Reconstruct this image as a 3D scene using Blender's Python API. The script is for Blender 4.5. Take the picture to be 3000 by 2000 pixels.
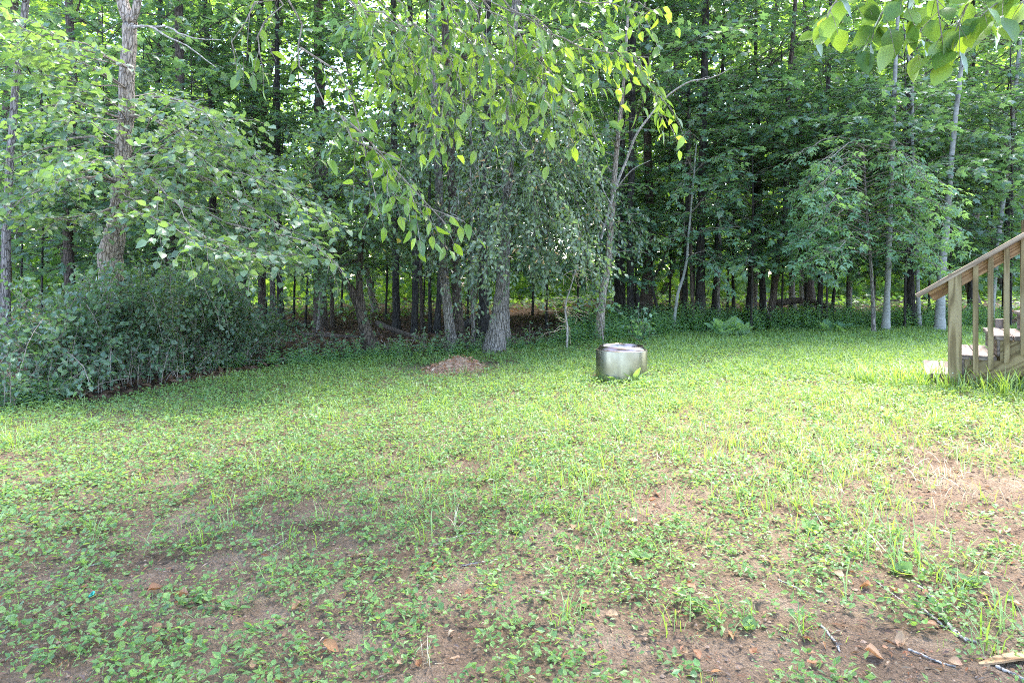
import bpy, math, random
import numpy as np
from mathutils import Matrix, Vector

for o in list(bpy.data.objects):
    bpy.data.objects.remove(o)
SC = bpy.context.scene
COL = SC.collection
rng = np.random.default_rng(7)
random.seed(7)
R = math.radians

# ------------------------------------------------------------------ camera
EYE = 1.05          # tripod height above the lawn
FPX = 1900.0        # focal length in pixels of the 3000 px wide photograph
HZ = 815.0          # row of the horizon
cam_d = bpy.data.cameras.new('camera')
cam = bpy.data.objects.new('camera', cam_d)
COL.objects.link(cam)
cam.location = (0, 0, EYE)
cam.rotation_euler = (R(90), 0, 0)
cam_d.sensor_width = 36.0
cam_d.lens = 36.0 * FPX / 3000.0
cam_d.shift_y = -(1000 - HZ) / 3000.0
cam_d.clip_start = 0.05
cam_d.clip_end = 2000
SC.camera = cam

# ------------------------------------------------------------------ light
SUN_AZ = R(34)      # from +Y (view direction) towards +X (right)
SUN_EL = R(65)
w = bpy.data.worlds.new('World')
SC.world = w
w.use_nodes = True
nt = w.node_tree
nt.nodes.clear()
wo = nt.nodes.new('ShaderNodeOutputWorld')
bg = nt.nodes.new('ShaderNodeBackground')
sky = nt.nodes.new('ShaderNodeTexSky')
sky.sky_type = 'NISHITA'
sky.sun_disc = False
sky.sun_elevation = SUN_EL
sky.sun_rotation = SUN_AZ
sky.air_density = 1.0
sky.dust_density = 1.5
sky.ozone_density = 1.0
bg.inputs['Strength'].default_value = 0.15
nt.links.new(sky.outputs[0], bg.inputs[0])
nt.links.new(bg.outputs[0], wo.inputs[0])

sun_d = bpy.data.lights.new('sun', 'SUN')
sun_d.energy = 2.0
sun_d.angle = R(16)
sun_d.color = (1.0, 0.97, 0.92)
sun = bpy.data.objects.new('sun', sun_d)
COL.objects.link(sun)
sd = Vector((math.sin(SUN_AZ) * math.cos(SUN_EL), math.cos(SUN_AZ) * math.cos(SUN_EL), math.sin(SUN_EL)))
sun.rotation_euler = sd.to_track_quat('Z', 'Y').to_euler()
sun.location = (20, 10, 30)

SC.view_settings.view_transform = 'Standard'
SC.view_settings.look = 'None'
SC.view_settings.gamma = 1.0
SC.view_settings.use_curve_mapping = False
SC.view_settings.exposure = 3.4
SC.render.engine = 'CYCLES'
SC.cycles.max_bounces = 7
SC.cycles.diffuse_bounces = 4
SC.cycles.glossy_bounces = 2
SC.cycles.transmission_bounces = 5
SC.cycles.sample_clamp_indirect = 6.0
SC.cycles.use_denoising = False
SC.cycles.pixel_filter_type = 'BLACKMAN_HARRIS'
SC.cycles.filter_width = 1.0

# ------------------------------------------------------------------ helpers
def ss(a, b, x):
    t = np.clip((x - a) / (b - a), 0, 1)
    return t * t * (3 - 2 * t)

_perm = np.random.default_rng(3).random((256, 256))
def vnoise(x, y):
    x = np.asarray(x, float); y = np.asarray(y, float)
    xi = np.floor(x).astype(int); yi = np.floor(y).astype(int)
    fx = x - xi; fy = y - yi
    fx = fx * fx * (3 - 2 * fx); fy = fy * fy * (3 - 2 * fy)
    g = lambda a, b: _perm[a & 255, b & 255]
    return (g(xi, yi) * (1 - fx) + g(xi + 1, yi) * fx) * (1 - fy) + (g(xi, yi + 1) * (1 - fx) + g(xi + 1, yi + 1) * fx) * fy
def fbm(x, y, o=3):
    s = 0; a = 0.5; t = 0
    for i in range(o):
        s = s + a * vnoise(x * 2 ** i + 17.3 * i, y * 2 ** i + 5.1 * i); t += a; a *= 0.5
    return s / t

EDGE_X = np.array([-40, -8, -4.2, -3.4, -2.75, -1.85, -0.25, 1.35, 2.9, 6.5, 9.5, 40])
EDGE_Y = np.array([2.5, 4.2, 4.9, 5.4, 7.3, 8.3, 9.0, 9.8, 10.6, 11.4, 12.0, 15])
def yedge(x):
    return np.interp(x, EDGE_X, EDGE_Y)
def gz(x, y):
    x = np.asarray(x, float); y = np.asarray(y, float)
    h = 0.14 * ss(-1.5, 3.6, x) * ss(1.5, 5.5, y)
    h = h + 0.03 * (fbm(x * 0.9 + 40, y * 0.9 + 11) - 0.5) * ss(0.5, 3, y)
    f = ss(0, 3, y - yedge(x))
    h = h + f * (0.22 * (fbm(x * 0.25 + 9, y * 0.25 + 3) - 0.5))
    return h
def P(u, v, Y):
    return np.array([(u - 1500) / FPX * Y, Y, EYE + (HZ - v) / FPX * Y])
def hit(u, v):
    Y = FPX * EYE / max(v - HZ, 20)
    for _ in range(12):
        z = float(gz((u - 1500) / FPX * Y, Y))
        Y = FPX * (EYE - z) / max(v - HZ, 20)
    return np.array([(u - 1500) / FPX * Y, Y, float(gz((u - 1500) / FPX * Y, Y))])

def nrm(a):
    return a / np.maximum(np.linalg.norm(a, axis=-1, keepdims=True), 1e-9)

def mk_mesh(name, V, polys, smooth=False, rnd=None, mats=None, matidx=None):
    """V (n,3); polys: list of (k,n) index arrays of constant n"""
    me = bpy.data.meshes.new(name)
    V = np.asarray(V, np.float32)
    polys = [np.asarray(p, np.int32) for p in polys if len(p)]
    loops = np.concatenate([p.ravel() for p in polys])
    tot = np.concatenate([np.full(len(p), p.shape[1], np.int32) for p in polys])
    st = np.concatenate([[0], np.cumsum(tot)[:-1]]).astype(np.int32)
    me.vertices.add(len(V)); me.vertices.foreach_set('co', V.ravel())
    me.loops.add(len(loops)); me.loops.foreach_set('vertex_index', loops)
    me.polygons.add(len(tot)); me.polygons.foreach_set('loop_start', st)
    me.polygons.foreach_set('use_smooth', np.full(len(tot), bool(smooth)))
    if rnd is not None:
        a = me.attributes.new('rnd', 'FLOAT', 'POINT')
        a.data.foreach_set('value', np.asarray(rnd, np.float32))
    me.update(calc_edges=True)
    me.validate()
    return me

class MB:
    def __init__(s):
        s.V = []; s.F = {}; s.n = 0; s.r = []
    def add(s, V, polys, rnd=0.5):
        V = np.asarray(V, float).reshape(-1, 3)
        for p in polys:
            p = np.asarray(p, int)
            if len(p):
                s.F.setdefault(p.shape[1], []).append(p + s.n)
        s.V.append(V); s.n += len(V)
        s.r.append(np.full(len(V), rnd) if np.isscalar(rnd) else np.asarray(rnd))
    def mesh(s, name, smooth=False, off=(0, 0, 0)):
        return mk_mesh(name, np.concatenate(s.V) - np.asarray(off), [np.concatenate(x) for x in s.F.values()], smooth, np.concatenate(s.r))
    def build(s, name, mat, parent=None, smooth=False, off=(0, 0, 0)):
        return obj(name, s.mesh(name, smooth, off), mat, parent)

def obj(name, me, mat=None, parent=None):
    o = bpy.data.objects.new(name, me)
    COL.objects.link(o)
    if mat is not None and not me.materials:
        me.materials.append(mat)
    if parent is not None:
        o.parent = parent
    return o
def tag(o, label=None, cat=None, group=None, kind=None):
    if label: o['label'] = label
    if cat: o['category'] = cat
    if group: o['group'] = group
    if kind: o['kind'] = kind
    return o
def thing(name, label, cat, loc, group=None):
    o = bpy.data.objects.new(name, None)
    COL.objects.link(o)
    o.location = loc
    o.empty_display_size = 0.1
    return tag(o, label, cat, group)

def tubes(Pm, Rm, sides, mb, rnd=0.5, bark=0.0, cap=False):
    """Pm (m,n,3) polylines, Rm (m,n) radii"""
    Pm = np.asarray(Pm, float); Rm = np.asarray(Rm, float)
    if Pm.ndim == 2:
        Pm = Pm[None]; Rm = Rm[None]
    m, n, _ = Pm.shape
    T = nrm(np.gradient(Pm, axis=1))
    mean = nrm(Pm[:, -1] - Pm[:, 0])
    ref = np.where(np.abs(mean[:, 2:3]) > 0.75, np.array([[0.0, 1.0, 0.0]]), np.array([[0.0, 0.0, 1.0]]))[:, None, :]
    S = nrm(np.cross(T, np.broadcast_to(ref, T.shape)))
    U = np.cross(S, T)
    a = np.linspace(0, 2 * np.pi, sides, endpoint=False)
    ca, sa = np.cos(a), np.sin(a)
    rr = Rm[:, :, None] * np.ones(sides)
    if bark:
        hh = np.concatenate([np.zeros((m, 1)), np.cumsum(np.linalg.norm(np.diff(Pm, axis=1), axis=2), axis=1)], 1)
        aa = np.broadcast_to(a * 3.0, rr.shape)
        rr = rr * (1 + bark * 2 * (fbm(aa * 2.6 + 3 * Pm[:, :1, :1], hh[:, :, None] * 2.2 + np.zeros(sides), 3) - 0.5))
        rr[..., -1] = rr[..., -1]
    V = Pm[:, :, None, :] + rr[..., None] * (ca[None, None, :, None] * S[:, :, None, :] + sa[None, None, :, None] * U[:, :, None, :])
    idx = np.arange(m * n * sides).reshape(m, n, sides)
    A = idx[:, :-1]; B = idx[:, 1:]
    q = np.stack([A, np.roll(A, -1, 2), np.roll(B, -1, 2), B], -1).reshape(-1, 4)
    polys = [q]
    V = V.reshape(-1, 3)
    if cap:
        polys.append(idx[:, -1, :].reshape(m, sides))
        polys.append(idx[:, 0, ::-1].reshape(m, sides))
    r = rnd if np.isscalar(rnd) else np.repeat(rnd, n * sides)
    mb.add(V, polys, r)

def catmull(pts, n):
    """resample a polyline (k, d) smoothly to n rows"""
    p = np.asarray(pts, float)
    if len(p) < 3:
        t = np.linspace(0, 1, n)[:, None]
        return p[0] * (1 - t) + p[-1] * t
    q = np.concatenate([[2 * p[0] - p[1]], p, [2 * p[-1] - p[-2]]])
    t = np.linspace(0, len(p) - 1 - 1e-9, n)
    i = t.astype(int); f = (t - i)[:, None]
    a, b, c, d = q[i], q[i + 1], q[i + 2], q[i + 3]
    return 0.5 * (2 * b + (c - a) * f + (2 * a - 5 * b + 4 * c - d) * f * f + (3 * b - a - 3 * c + d) * f ** 3)

# ---- leaf templates: x across, y along, z normal, unit length
def t_ovate(wd=0.3, fold=0.25, curl=0.12):
    V = np.array([(0, 0, 0), (0, .5, 0.03), (0, 1, -curl), (-wd, .3, fold * wd), (-wd * .82, .62, fold * wd - curl * .3), (wd, .3, fold * wd), (wd * .82, .62, fold * wd - curl * .3)], float)
    return V, [np.array([(0, 1, 3), (3, 1, 4), (4, 1, 2), (0, 5, 1), (5, 6, 1), (6, 2, 1)])]
def t_ovate_fine(wd=0.27, fold=0.22, curl=0.2):
    ys = np.array([0.0, 0.12, 0.28, 0.46, 0.64, 0.80, 0.92, 1.0])
    ws = np.array([0.0, .62, .97, 1.0, .80, .48, .2, 0]) * wd
    V = []; F = []
    n = len(ys)
    z = -curl * ys ** 2
    for i in range(n):
        V.append((0, ys[i], z[i]))
    L = []; Rr = []
    for i in range(1, n - 1):
        L.append(len(V)); V.append((-ws[i], ys[i] + .03 * (i % 2), z[i] + fold * ws[i] + .012 * (-1) ** i))
        Rr.append(len(V)); V.append((ws[i], ys[i] + .03 * (i % 2), z[i] + fold * ws[i] + .012 * (-1) ** i))
    T = [(0, 1, L[0]), (0, Rr[0], 1)]; Q = []
    for i in range(1, n - 2):
        Q.append((i, i + 1, L[i], L[i - 1])); Q.append((i, Rr[i - 1], Rr[i], i + 1))
    T += [(n - 2, n - 1, L[-1]), (n - 2, Rr[-1], n - 1)]
    return np.array(V, float), [np.array(T), np.array(Q)]
def t_maple():
    o = [(0, 0), (-.2, -.04), (-.46, .12), (-.3, .27), (-.52, .52), (-.2, .52), (-.14, .7), (0, 1.0), (.14, .7), (.2, .52), (.52, .52), (.3, .27), (.46, .12), (.2, -.04)]
    V = [(0, .36, .05)] + [(x, y, -.10 * (abs(x) + max(0, y - .6))) for x, y in o]
    n = len(o)
    return np.array(V, float), [np.array([(0, 1 + (i + 1) % n, 1 + i) for i in range(n)])]
def t_star():
    o = [(0, 0), (-.42, .14), (-.26, .3), (-.46, .58), (-.13, .6), (0, 1.0), (.13, .6), (.46, .58), (.26, .3), (.42, .14)]
    V = [(x, y, -.12 * abs(x)) for x, y in o]
    return np.array(V, float), [np.array([(0, 2, 1), (0, 4, 2), (2, 4, 3), (0, 6, 4), (4, 6, 5), (0, 8, 6), (6, 8, 7), (0, 9, 8)])]
def t_kite(wd=.3):
    V = np.array([(0, 0, 0), (-wd, .42, .08), (0, 1, -.08), (wd, .42, .08)], float)
    return V, [np.array([(0, 2, 1), (0, 3, 2)])]
def t_heart():
    o = [(0, .12), (-.22, -.02), (-.45, .18), (-.42, .5), (-.2, .8), (0, 1), (.2, .8), (.42, .5), (.45, .18), (.22, -.02)]
    V = [(0, .35, -.03)] + [(x, y, .14 * abs(x) - .1 * max(0, y - .5)) for x, y in o]
    n = len(o)
    return np.array(V, float), [np.array([(0, 1 + (i + 1) % n, 1 + i) for i in range(n)])]
def t_round5():
    o = [(0, 0), (-.4, .15), (-.42, .62), (0, .98), (.42, .62), (.4, .15)]
    V = [(0, .45, -.05)] + [(x, y, .1 * abs(x)) for x, y in o]
    n = len(o)
    return np.array(V, float), [np.array([(0, 1 + (i + 1) % n, 1 + i) for i in range(n)])]
def t_compound():
    V = []; F = []
    def lf(x, y, ang, L, w_):
        c, s = math.cos(ang), math.sin(ang); b = len(V)
        for (a, bb, z) in [(0, 0, 0), (-w_, .45 * L, .02), (0, L, -.06), (w_, .45 * L, .02)]:
            V.append((x + a * c + bb * s, y - a * s + bb * c, z - .1 * abs(x)))
        F.append((b, b + 2, b + 1)); F.append((b, b + 3, b + 2))
    lf(0, .52, 0, .48, .115)
    for s in (-1, 1):
        lf(0, .22, s * 1.05, .36, .09); lf(0, .48, s * .85, .42, .10)
    V.append((-.008, 0, 0)); V.append((.008, 0, 0)); V.append((0, .6, 0)); F.append((len(V) - 3, len(V) - 2, len(V) - 1))
    return np.array(V, float), [np.array(F)]
def t_blade():
    V = np.array([(-.02, 0, 0), (.02, 0, 0), (-.017, .55, .06), (.017, .55, .06), (0, 1, .32)], float)
    return V, [np.array([(0, 1, 3, 2)]), np.array([(2, 3, 4)])]
T_OV, T_OVF, T_MAP, T_STAR, T_KITE, T_HEART, T_RND, T_COMP, T_BLADE = t_ovate(), t_ovate_fine(), t_maple(), t_star(), t_kite(), t_heart(), t_round5(), t_compound(), t_blade()
def t_ruffled():
    n = 18; V = [(0, .30, -.06)]; F = []
    for ring, f in ((0, .55), (1, 1.0)):
        for i in range(n):
            th = 2 * math.pi * i / n
            rr = (1 - .55 * math.exp(-((th if th < math.pi else th - 2 * math.pi) / .35) ** 2)) * (.42 + .1 * (1 - math.cos(th)) / 2 + .16 * math.exp(-((th - math.pi) / .4) ** 2))
            x = -math.sin(th) * rr * f * 1.05; y = .30 - math.cos(th) * rr * f * 1.25
            V.append((x, y, .10 * abs(x) + (.05 * math.sin(th * 7 + 1) if ring else .01 * math.sin(th * 4)) - .15 * max(0, y - .4)))
    for i in range(n):
        j = (i + 1) % n
        F.append((0, 1 + j, 1 + i, 1 + i))
    T = np.array([(0, 1 + (i + 1) % n, 1 + i) for i in range(n)]); Q = np.array([(1 + i, 1 + (i + 1) % n, 1 + n + (i + 1) % n, 1 + n + i) for i in range(n)])
    return np.array(V, float), [T, Q]
T_RUF = t_ruffled()
T_NARROW = t_ovate(.2, .2, .18)
T_HANG = t_ovate_fine(.225, .3, .25)
T_ROUND = t_ovate(.4, .22, .10)

class Fol:
    """a cloud of leaves"""
    def __init__(s):
        s.p = []; s.d = []; s.n = []; s.s = []
    def add(s, p, d, n, size):
        s.p.append(np.atleast_2d(p)); s.d.append(np.atleast_2d(d)); s.n.append(np.atleast_2d(n)); s.s.append(np.atleast_1d(size))
    def arrays(s):
        p = np.concatenate(s.p); d = nrm(np.concatenate(s.d)); n = np.concatenate(s.n); sz = np.concatenate(s.s)
        x = nrm(np.cross(d, n)); n = np.cross(x, d)
        return p, x, d, n, sz
def leaf_mesh(name, arr, tmpl, off=(0, 0, 0), rnd=None):
    p, x, d, n, sz = arr
    T, polys = tmpl
    N, k = len(p), len(T)
    V = (p - np.asarray(off))[:, None, :] + sz[:, None, None] * (T[None, :, 0:1] * x[:, None] + T[None, :, 1:2] * d[:, None] + T[None, :, 2:3] * n[:, None])
    F = [(q[None] + k * np.arange(N)[:, None, None]).reshape(-1, q.shape[1]) for q in polys]
    r = rng.random(N) if rnd is None else rnd
    return mk_mesh(name, V.reshape(-1, 3), F, False, np.repeat(r, k))
def emit(parent, F, tmpl, mat, name='crown', single=0, tmpl_single=None, near=(0, 0, 1.05)):
    """joined foliage under PARENT; the SINGLE leaves nearest the camera become leaf objects of their own"""
    arr = F.arrays()
    off = np.array(parent.location)
    if single:
        dist = np.linalg.norm(arr[0] - np.asarray(near), axis=1) / arr[4]
        u = arr[0][:, 0] / np.maximum(arr[0][:, 1], .1) * FPX + 1500
        v = HZ - (arr[0][:, 2] - EYE) / np.maximum(arr[0][:, 1], .1) * FPX
        dist = np.where((u > -20) & (u < 3020) & (v > -30) & (v < 2000), dist, 1e6)
        o = np.argsort(dist)[:single]
        o = o[dist[o] < 1e5]
        mk = np.ones(len(dist), bool); mk[o] = False
        T, polys = tmpl_single or tmpl
        vs = []
        for k in range(4):
            V = T.copy()
            V[:, 2] += (0.10 * (k - 1.5)) * V[:, 1] ** 2 + .12 * (k % 2 - .5) * V[:, 0]
            V[:, 0] += .05 * (k - 1.5) * V[:, 1] ** 2
            me = mk_mesh('leaf', V, polys, True, np.full(len(V), .25 * k))
            me.materials.append(mat); vs.append(me)
        p, x, d, n, sz = [a[o] for a in arr]
        for i in range(len(o)):
            lo = bpy.data.objects.new('leaf', vs[i % 4]); COL.objects.link(lo)
            lo.parent = parent
            M = np.eye(4); M[:3, 0] = x[i] * sz[i]; M[:3, 1] = d[i] * sz[i]; M[:3, 2] = n[i] * sz[i]; M[:3, 3] = p[i] - off
            lo.matrix_basis = Matrix(M.tolist())
        arr = [a[mk] for a in arr]
    if len(arr[0]) == 0:
        return None
    c = obj(name, leaf_mesh(name, arr, tmpl, off), mat, parent)
    if single:
        c['kind'] = 'stuff'
    return c

UP = np.array([0, 0, 1.0])
def spray(F, B, pts, rad, twig=0.5, tstep=0.14, lsize=0.1, lstep=0.07, droop=0.15, flat=0.35, hang=0.0, ang=0.9, start=0.12, rend=None, tip=True, leaf_jit=0.3, vert=0.25, szvar=0.25):
    """a limb along PTS with alternate side twigs that carry leaves; adds wood to B and leaves to F"""
    pts = np.asarray(pts, float)
    L = np.linalg.norm(np.diff(pts, axis=0), axis=1).sum()
    n = max(5, int(L / 0.18))
    c = catmull(pts, n)
    c[1:-1] += rng.normal(0, 0.012, (n - 2, 3)) * min(1, L)
    r = np.linspace(rad, rend or max(0.0022, rad * 0.18), n)
    tubes(c, r, 5, B)
    m = max(2, int(L * (1 - start) / tstep))
    t = np.linspace(start, 1.0, m) + rng.normal(0, .3 / m, m)
    t = np.clip(t, 0, 1)
    f = t * (n - 1); i = np.minimum(f.astype(int), n - 2); f = (f - i)[:, None]
    p0 = c[i] * (1 - f) + c[i + 1] * f
    tan = nrm(c[i + 1] - c[i])
    side = nrm(np.cross(tan, UP + rng.normal(0, vert, (m, 3))))
    sg = np.where(np.arange(m) % 2 == 0, 1, -1)[:, None] * 1.0
    a = ang + rng.normal(0, .18, m)
    a[-1] = 0
    d = nrm(tan * np.cos(a)[:, None] + side * sg * np.sin(a)[:, None] + rng.normal(0, .16, (m, 3)) * np.array([1, 1, flat + .2]))
    tl = twig * (0.35 + 0.65 * np.sin(np.pi * np.clip(t * .85 + .12, 0, 1))) * rng.uniform(.6, 1.25, m)
    tt = np.array([0, .5, 1.0])
    Q = p0[:, None] + d[:, None] * (tl[:, None] * tt)[..., None]
    Q[:, :, 2] -= droop * (tl[:, None] * tt ** 2)
    if hang:
        Q[:, :, 2] -= hang * tl[:, None] * tt ** 1.5
    tr = np.clip(rad * .3, .0016, .004)
    tubes(Q, np.full((m, 1), 1.0) * np.array([tr, tr * .8, tr * .5]), 3, B)
    # leaves
    k = np.maximum(2, (tl / lstep).astype(int))
    ti = np.repeat(np.arange(m), k)
    s = np.concatenate([(np.arange(q) + .6 + rng.uniform(-.2, .2, q)) / q for q in k])
    s = np.clip(s, .08, 1.0)
    A, Bm, C = Q[ti, 0], Q[ti, 1], Q[ti, 2]
    pos = A * ((1 - s) * (1 - 2 * s))[:, None] + Bm * (4 * s * (1 - s))[:, None] + C * (s * (2 * s - 1))[:, None]
    td = nrm(C - A)
    sd_ = nrm(np.cross(td, UP + rng.normal(0, .2, td.shape)))
    par = np.concatenate([np.where(np.arange(q) % 2 == 0, 1.0, -1.0) for q in k])[:, None]
    ld = nrm(td * .7 + sd_ * par * .75 + rng.normal(0, leaf_jit, td.shape) + np.array([0, 0, -.15 - hang]))
    ln = nrm(UP * (1 - .4 * min(1, hang)) + rng.normal(0, flat, td.shape) + sd_ * par * .15 * (1 + 2 * hang))
    sz = lsize * rng.uniform(1 - szvar, 1 + szvar, len(s))
    F.add(pos, ld, ln, sz)

# ------------------------------------------------------------------ materials
def new_mat(name):
    m = bpy.data.materials.new(name)
    m.use_nodes = True
    t = m.node_tree
    t.nodes.clear()
    return m, t, (lambda ty, **kw: _nd(t, ty, kw))
def _nd(t, ty, kw):
    n = t.nodes.new(ty)
    for k, v in kw.items():
        if k.startswith('i_'):
            n.inputs[k[2:]].default_value = v
        else:
            setattr(n, k, v)
    return n
def ramp(t, fac, stops):
    r = t.nodes.new('ShaderNodeValToRGB')
    el = r.color_ramp.elements
    while len(el) < len(stops):
        el.new(.5)
    for e, (p, c) in zip(el, stops):
        e.position = p; e.color = (*c, 1)
    t.links.new(fac, r.inputs[0])
    return r.outputs[0]
def leaf_mat(name, cols, trans, rough=.42, tfac=.42, spec=.5, under=None):
    m, t, N = new_mat(name)
    at = N('ShaderNodeAttribute', attribute_name='rnd')
    oi = N('ShaderNodeObjectInfo')
    ad = N('ShaderNodeMath', operation='ADD'); t.links.new(at.outputs['Fac'], ad.inputs[0]); t.links.new(oi.outputs['Random'], ad.inputs[1])
    fr = N('ShaderNodeMath', operation='FRACT'); t.links.new(ad.outputs[0], fr.inputs[0])
    k = len(cols)
    col = ramp(t, fr.outputs[0], [(i / max(1, k - 1), c) for i, c in enumerate(cols)])
    tc = ramp(t, fr.outputs[0], [(i / max(1, len(trans) - 1), c) for i, c in enumerate(trans)])
    ge = N('ShaderNodeNewGeometry')
    ns = N('ShaderNodeTexNoise', i_Scale=14.0, i_Detail=2.0)
    tx = N('ShaderNodeTexCoord'); t.links.new(tx.outputs['Object'], ns.inputs['Vector'])
    mx = N('ShaderNodeMix', data_type='RGBA', blend_type='MULTIPLY', i_Factor=.35)
    t.links.new(col, mx.inputs['A']); t.links.new(ns.outputs['Color'], mx.inputs['B'])
    hs = N('ShaderNodeHueSaturation', i_Saturation=.75, i_Value=1.45)
    t.links.new(mx.outputs['Result'], hs.inputs['Color'])
    bk = N('ShaderNodeMix', data_type='RGBA')
    t.links.new(ge.outputs['Backfacing'], bk.inputs['Factor']); t.links.new(mx.outputs['Result'], bk.inputs['A']); t.links.new(hs.outputs[0], bk.inputs['B'])
    b = N('ShaderNodeBsdfPrincipled', i_Roughness=rough)
    b.inputs['Specular IOR Level'].default_value = spec
    t.links.new(bk.outputs['Result'], b.inputs['Base Color'])
    tr = N('ShaderNodeBsdfTranslucent'); t.links.new(tc, tr.inputs['Color'])
    ms = N('ShaderNodeMixShader', i_Fac=tfac)
    t.links.new(b.outputs[0], ms.inputs[1]); t.links.new(tr.outputs[0], ms.inputs[2])
    o = N('ShaderNodeOutputMaterial'); t.links.new(ms.outputs[0], o.inputs[0])
    return m
def bark_mat(name, c1, c2, c3, sx=9.0, sz=1.6, bump=.6, patch=None, rough=.9, crack=.8):
    m, t, N = new_mat(name)
    tx = N('ShaderNodeTexCoord')
    mp = N('ShaderNodeMapping'); mp.inputs['Scale'].default_value = (sx, sx, sz)
    t.links.new(tx.outputs['Object'], mp.inputs['Vector'])
    n1 = N('ShaderNodeTexNoise', i_Scale=3.2, i_Detail=6.0, i_Roughness=.65); t.links.new(mp.outputs[0], n1.inputs['Vector'])
    vo = N('ShaderNodeTexVoronoi', i_Scale=2.6, feature='DISTANCE_TO_EDGE'); t.links.new(mp.outputs[0], vo.inputs['Vector'])
    n2 = N('ShaderNodeTexNoise', i_Scale=2.2, i_Detail=4.0); t.links.new(tx.outputs['Object'], n2.inputs['Vector'])
    col = ramp(t, n1.outputs['Fac'], [(.3, c1), (.52, c2), (.72, c3)])
    vr = ramp(t, vo.outputs['Distance'], [(0, (.35, .35, .35)), (.12, (1, 1, 1))])
    mx = N('ShaderNodeMix', data_type='RGBA', blend_type='MULTIPLY', i_Factor=crack)
    t.links.new(col, mx.inputs['A']); t.links.new(vr, mx.inputs['B'])
    res = mx.outputs['Result']
    if patch:
        pr = ramp(t, n2.outputs['Fac'], [(patch[1], (0, 0, 0)), (patch[1] + .08, (1, 1, 1))])
        m2 = N('ShaderNodeMix', data_type='RGBA'); t.links.new(pr, m2.inputs['Factor']); t.links.new(res, m2.inputs['A'])
        m2.inputs['B'].default_value = (*patch[0], 1); res = m2.outputs['Result']
    b = N('ShaderNodeBsdfPrincipled', i_Roughness=rough); b.inputs['Specular IOR Level'].default_value = .25
    t.links.new(res, b.inputs['Base Color'])
    ad = N('ShaderNodeMath', operation='ADD'); t.links.new(n1.outputs['Fac'], ad.inputs[0]); t.links.new(vr, ad.inputs[1])
    bp = N('ShaderNodeBump', i_Strength=bump, i_Distance=.02); t.links.new(ad.outputs[0], bp.inputs['Height']); t.links.new(bp.outputs[0], b.inputs['Normal'])
    o = N('ShaderNodeOutputMaterial'); t.links.new(b.outputs[0], o.inputs[0])
    return m

M = {}
M['lf_maple'] = leaf_mat('maple_leaf', [(.07, .135, .085), (.095, .175, .105), (.125, .215, .13)], [(.18, .36, .08), (.28, .46, .09)], .38, .38, .6)
M['lf_far'] = leaf_mat('forest_leaf', [(.06, .125, .05), (.085, .165, .06), (.115, .21, .07)], [(.24, .44, .04), (.36, .56, .06)], .45, .42)
M['lf_cherry'] = leaf_mat('edge_tree_leaf', [(.085, .145, .09), (.115, .185, .11), (.15, .23, .13)], [(.22, .4, .06), (.34, .52, .08)], .42, .35, .55)
M['lf_weep'] = leaf_mat('weeping_leaf', [(.10, .15, .10), (.13, .185, .115), (.165, .225, .13)], [(.22, .38, .07), (.34, .48, .09)], .45, .35, .5)
M['lf_bright'] = leaf_mat('pale_green_leaf', [(.11, .21, .13), (.14, .26, .15), (.17, .3, .17)], [(.35, .6, .1), (.45, .7, .12)], .4, .4)
M['lf_bush'] = leaf_mat('shrub_leaf', [(.075, .14, .095), (.105, .18, .115), (.135, .22, .13)], [(.16, .32, .04), (.25, .42, .05)], .38, .33, .5)
M['lf_over'] = leaf_mat('overhanging_leaf', [(.05, .12, .025), (.075, .165, .03), (.12, .23, .035)], [(.10, .2, .03), (.34, .52, .04), (.45, .63, .05)], .36, .42)
M['lf_lawn'] = leaf_mat('ground_cover_leaf', [(.085, .17, .07), (.12, .225, .08), (.18, .3, .085), (.14, .25, .09)], [(.3, .48, .06), (.45, .62, .08)], .45, .4, .4)
M['grass'] = leaf_mat('grass_blade', [(.10, .2, .05), (.15, .26, .055), (.21, .32, .07), (.26, .35, .09)], [(.3, .5, .05), (.5, .66, .08)], .45, .4)
M['straw'] = leaf_mat('dry_grass', [(.42, .30, .15), (.5, .37, .2), (.55, .45, .25)], [(.5, .35, .15), (.6, .45, .2)], .6, .3)
M['litter'] = leaf_mat('dead_leaf', [(.06, .034, .02), (.11, .06, .035), (.16, .095, .06), (.09, .05, .038)], [(.2, .1, .04), (.3, .17, .06)], .7, .2, .3)
M['crumb'] = leaf_mat('leaf_crumb', [(.12, .075, .05), (.17, .115, .08), (.22, .16, .115)], [(.2, .12, .07), (.25, .16, .09)], .8, .1, .2)
M['fallen'] = leaf_mat('fallen_leaf', [(.26, .10, .045), (.36, .18, .1), (.45, .3, .2), (.3, .13, .05)], [(.35, .13, .04), (.45, .25, .1)], .6, .22, .35)
M['catkin'] = leaf_mat('dry_catkin', [(.45, .28, .13), (.55, .38, .2)], [(.5, .3, .1), (.5, .35, .15)], .7, .25)
M['yellow'] = leaf_mat('yellow_leaf', [(.6, .42, .05), (.65, .5, .08)], [(.7, .5, .05), (.7, .55, .08)], .5, .4)
M['bk_pale'] = bark_mat('pale_flaky_bark', (.16, .12, .09), (.34, .28, .23), (.45, .39, .33), 12, 3.2, .9)
M['bk_gray'] = bark_mat('grey_furrowed_bark', (.08, .07, .06), (.24, .21, .19), (.34, .31, .29), 13, 2.8, 1.0)
M['bk_brown'] = bark_mat('brown_bark', (.045, .035, .03), (.11, .085, .07), (.16, .13, .11), 13, 3.0, .9)
M['bk_dark'] = bark_mat('dark_bark', (.02, .018, .016), (.045, .04, .036), (.075, .068, .06), 11, 1.8, .8, ((.16, .17, .16), .64))
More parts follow.
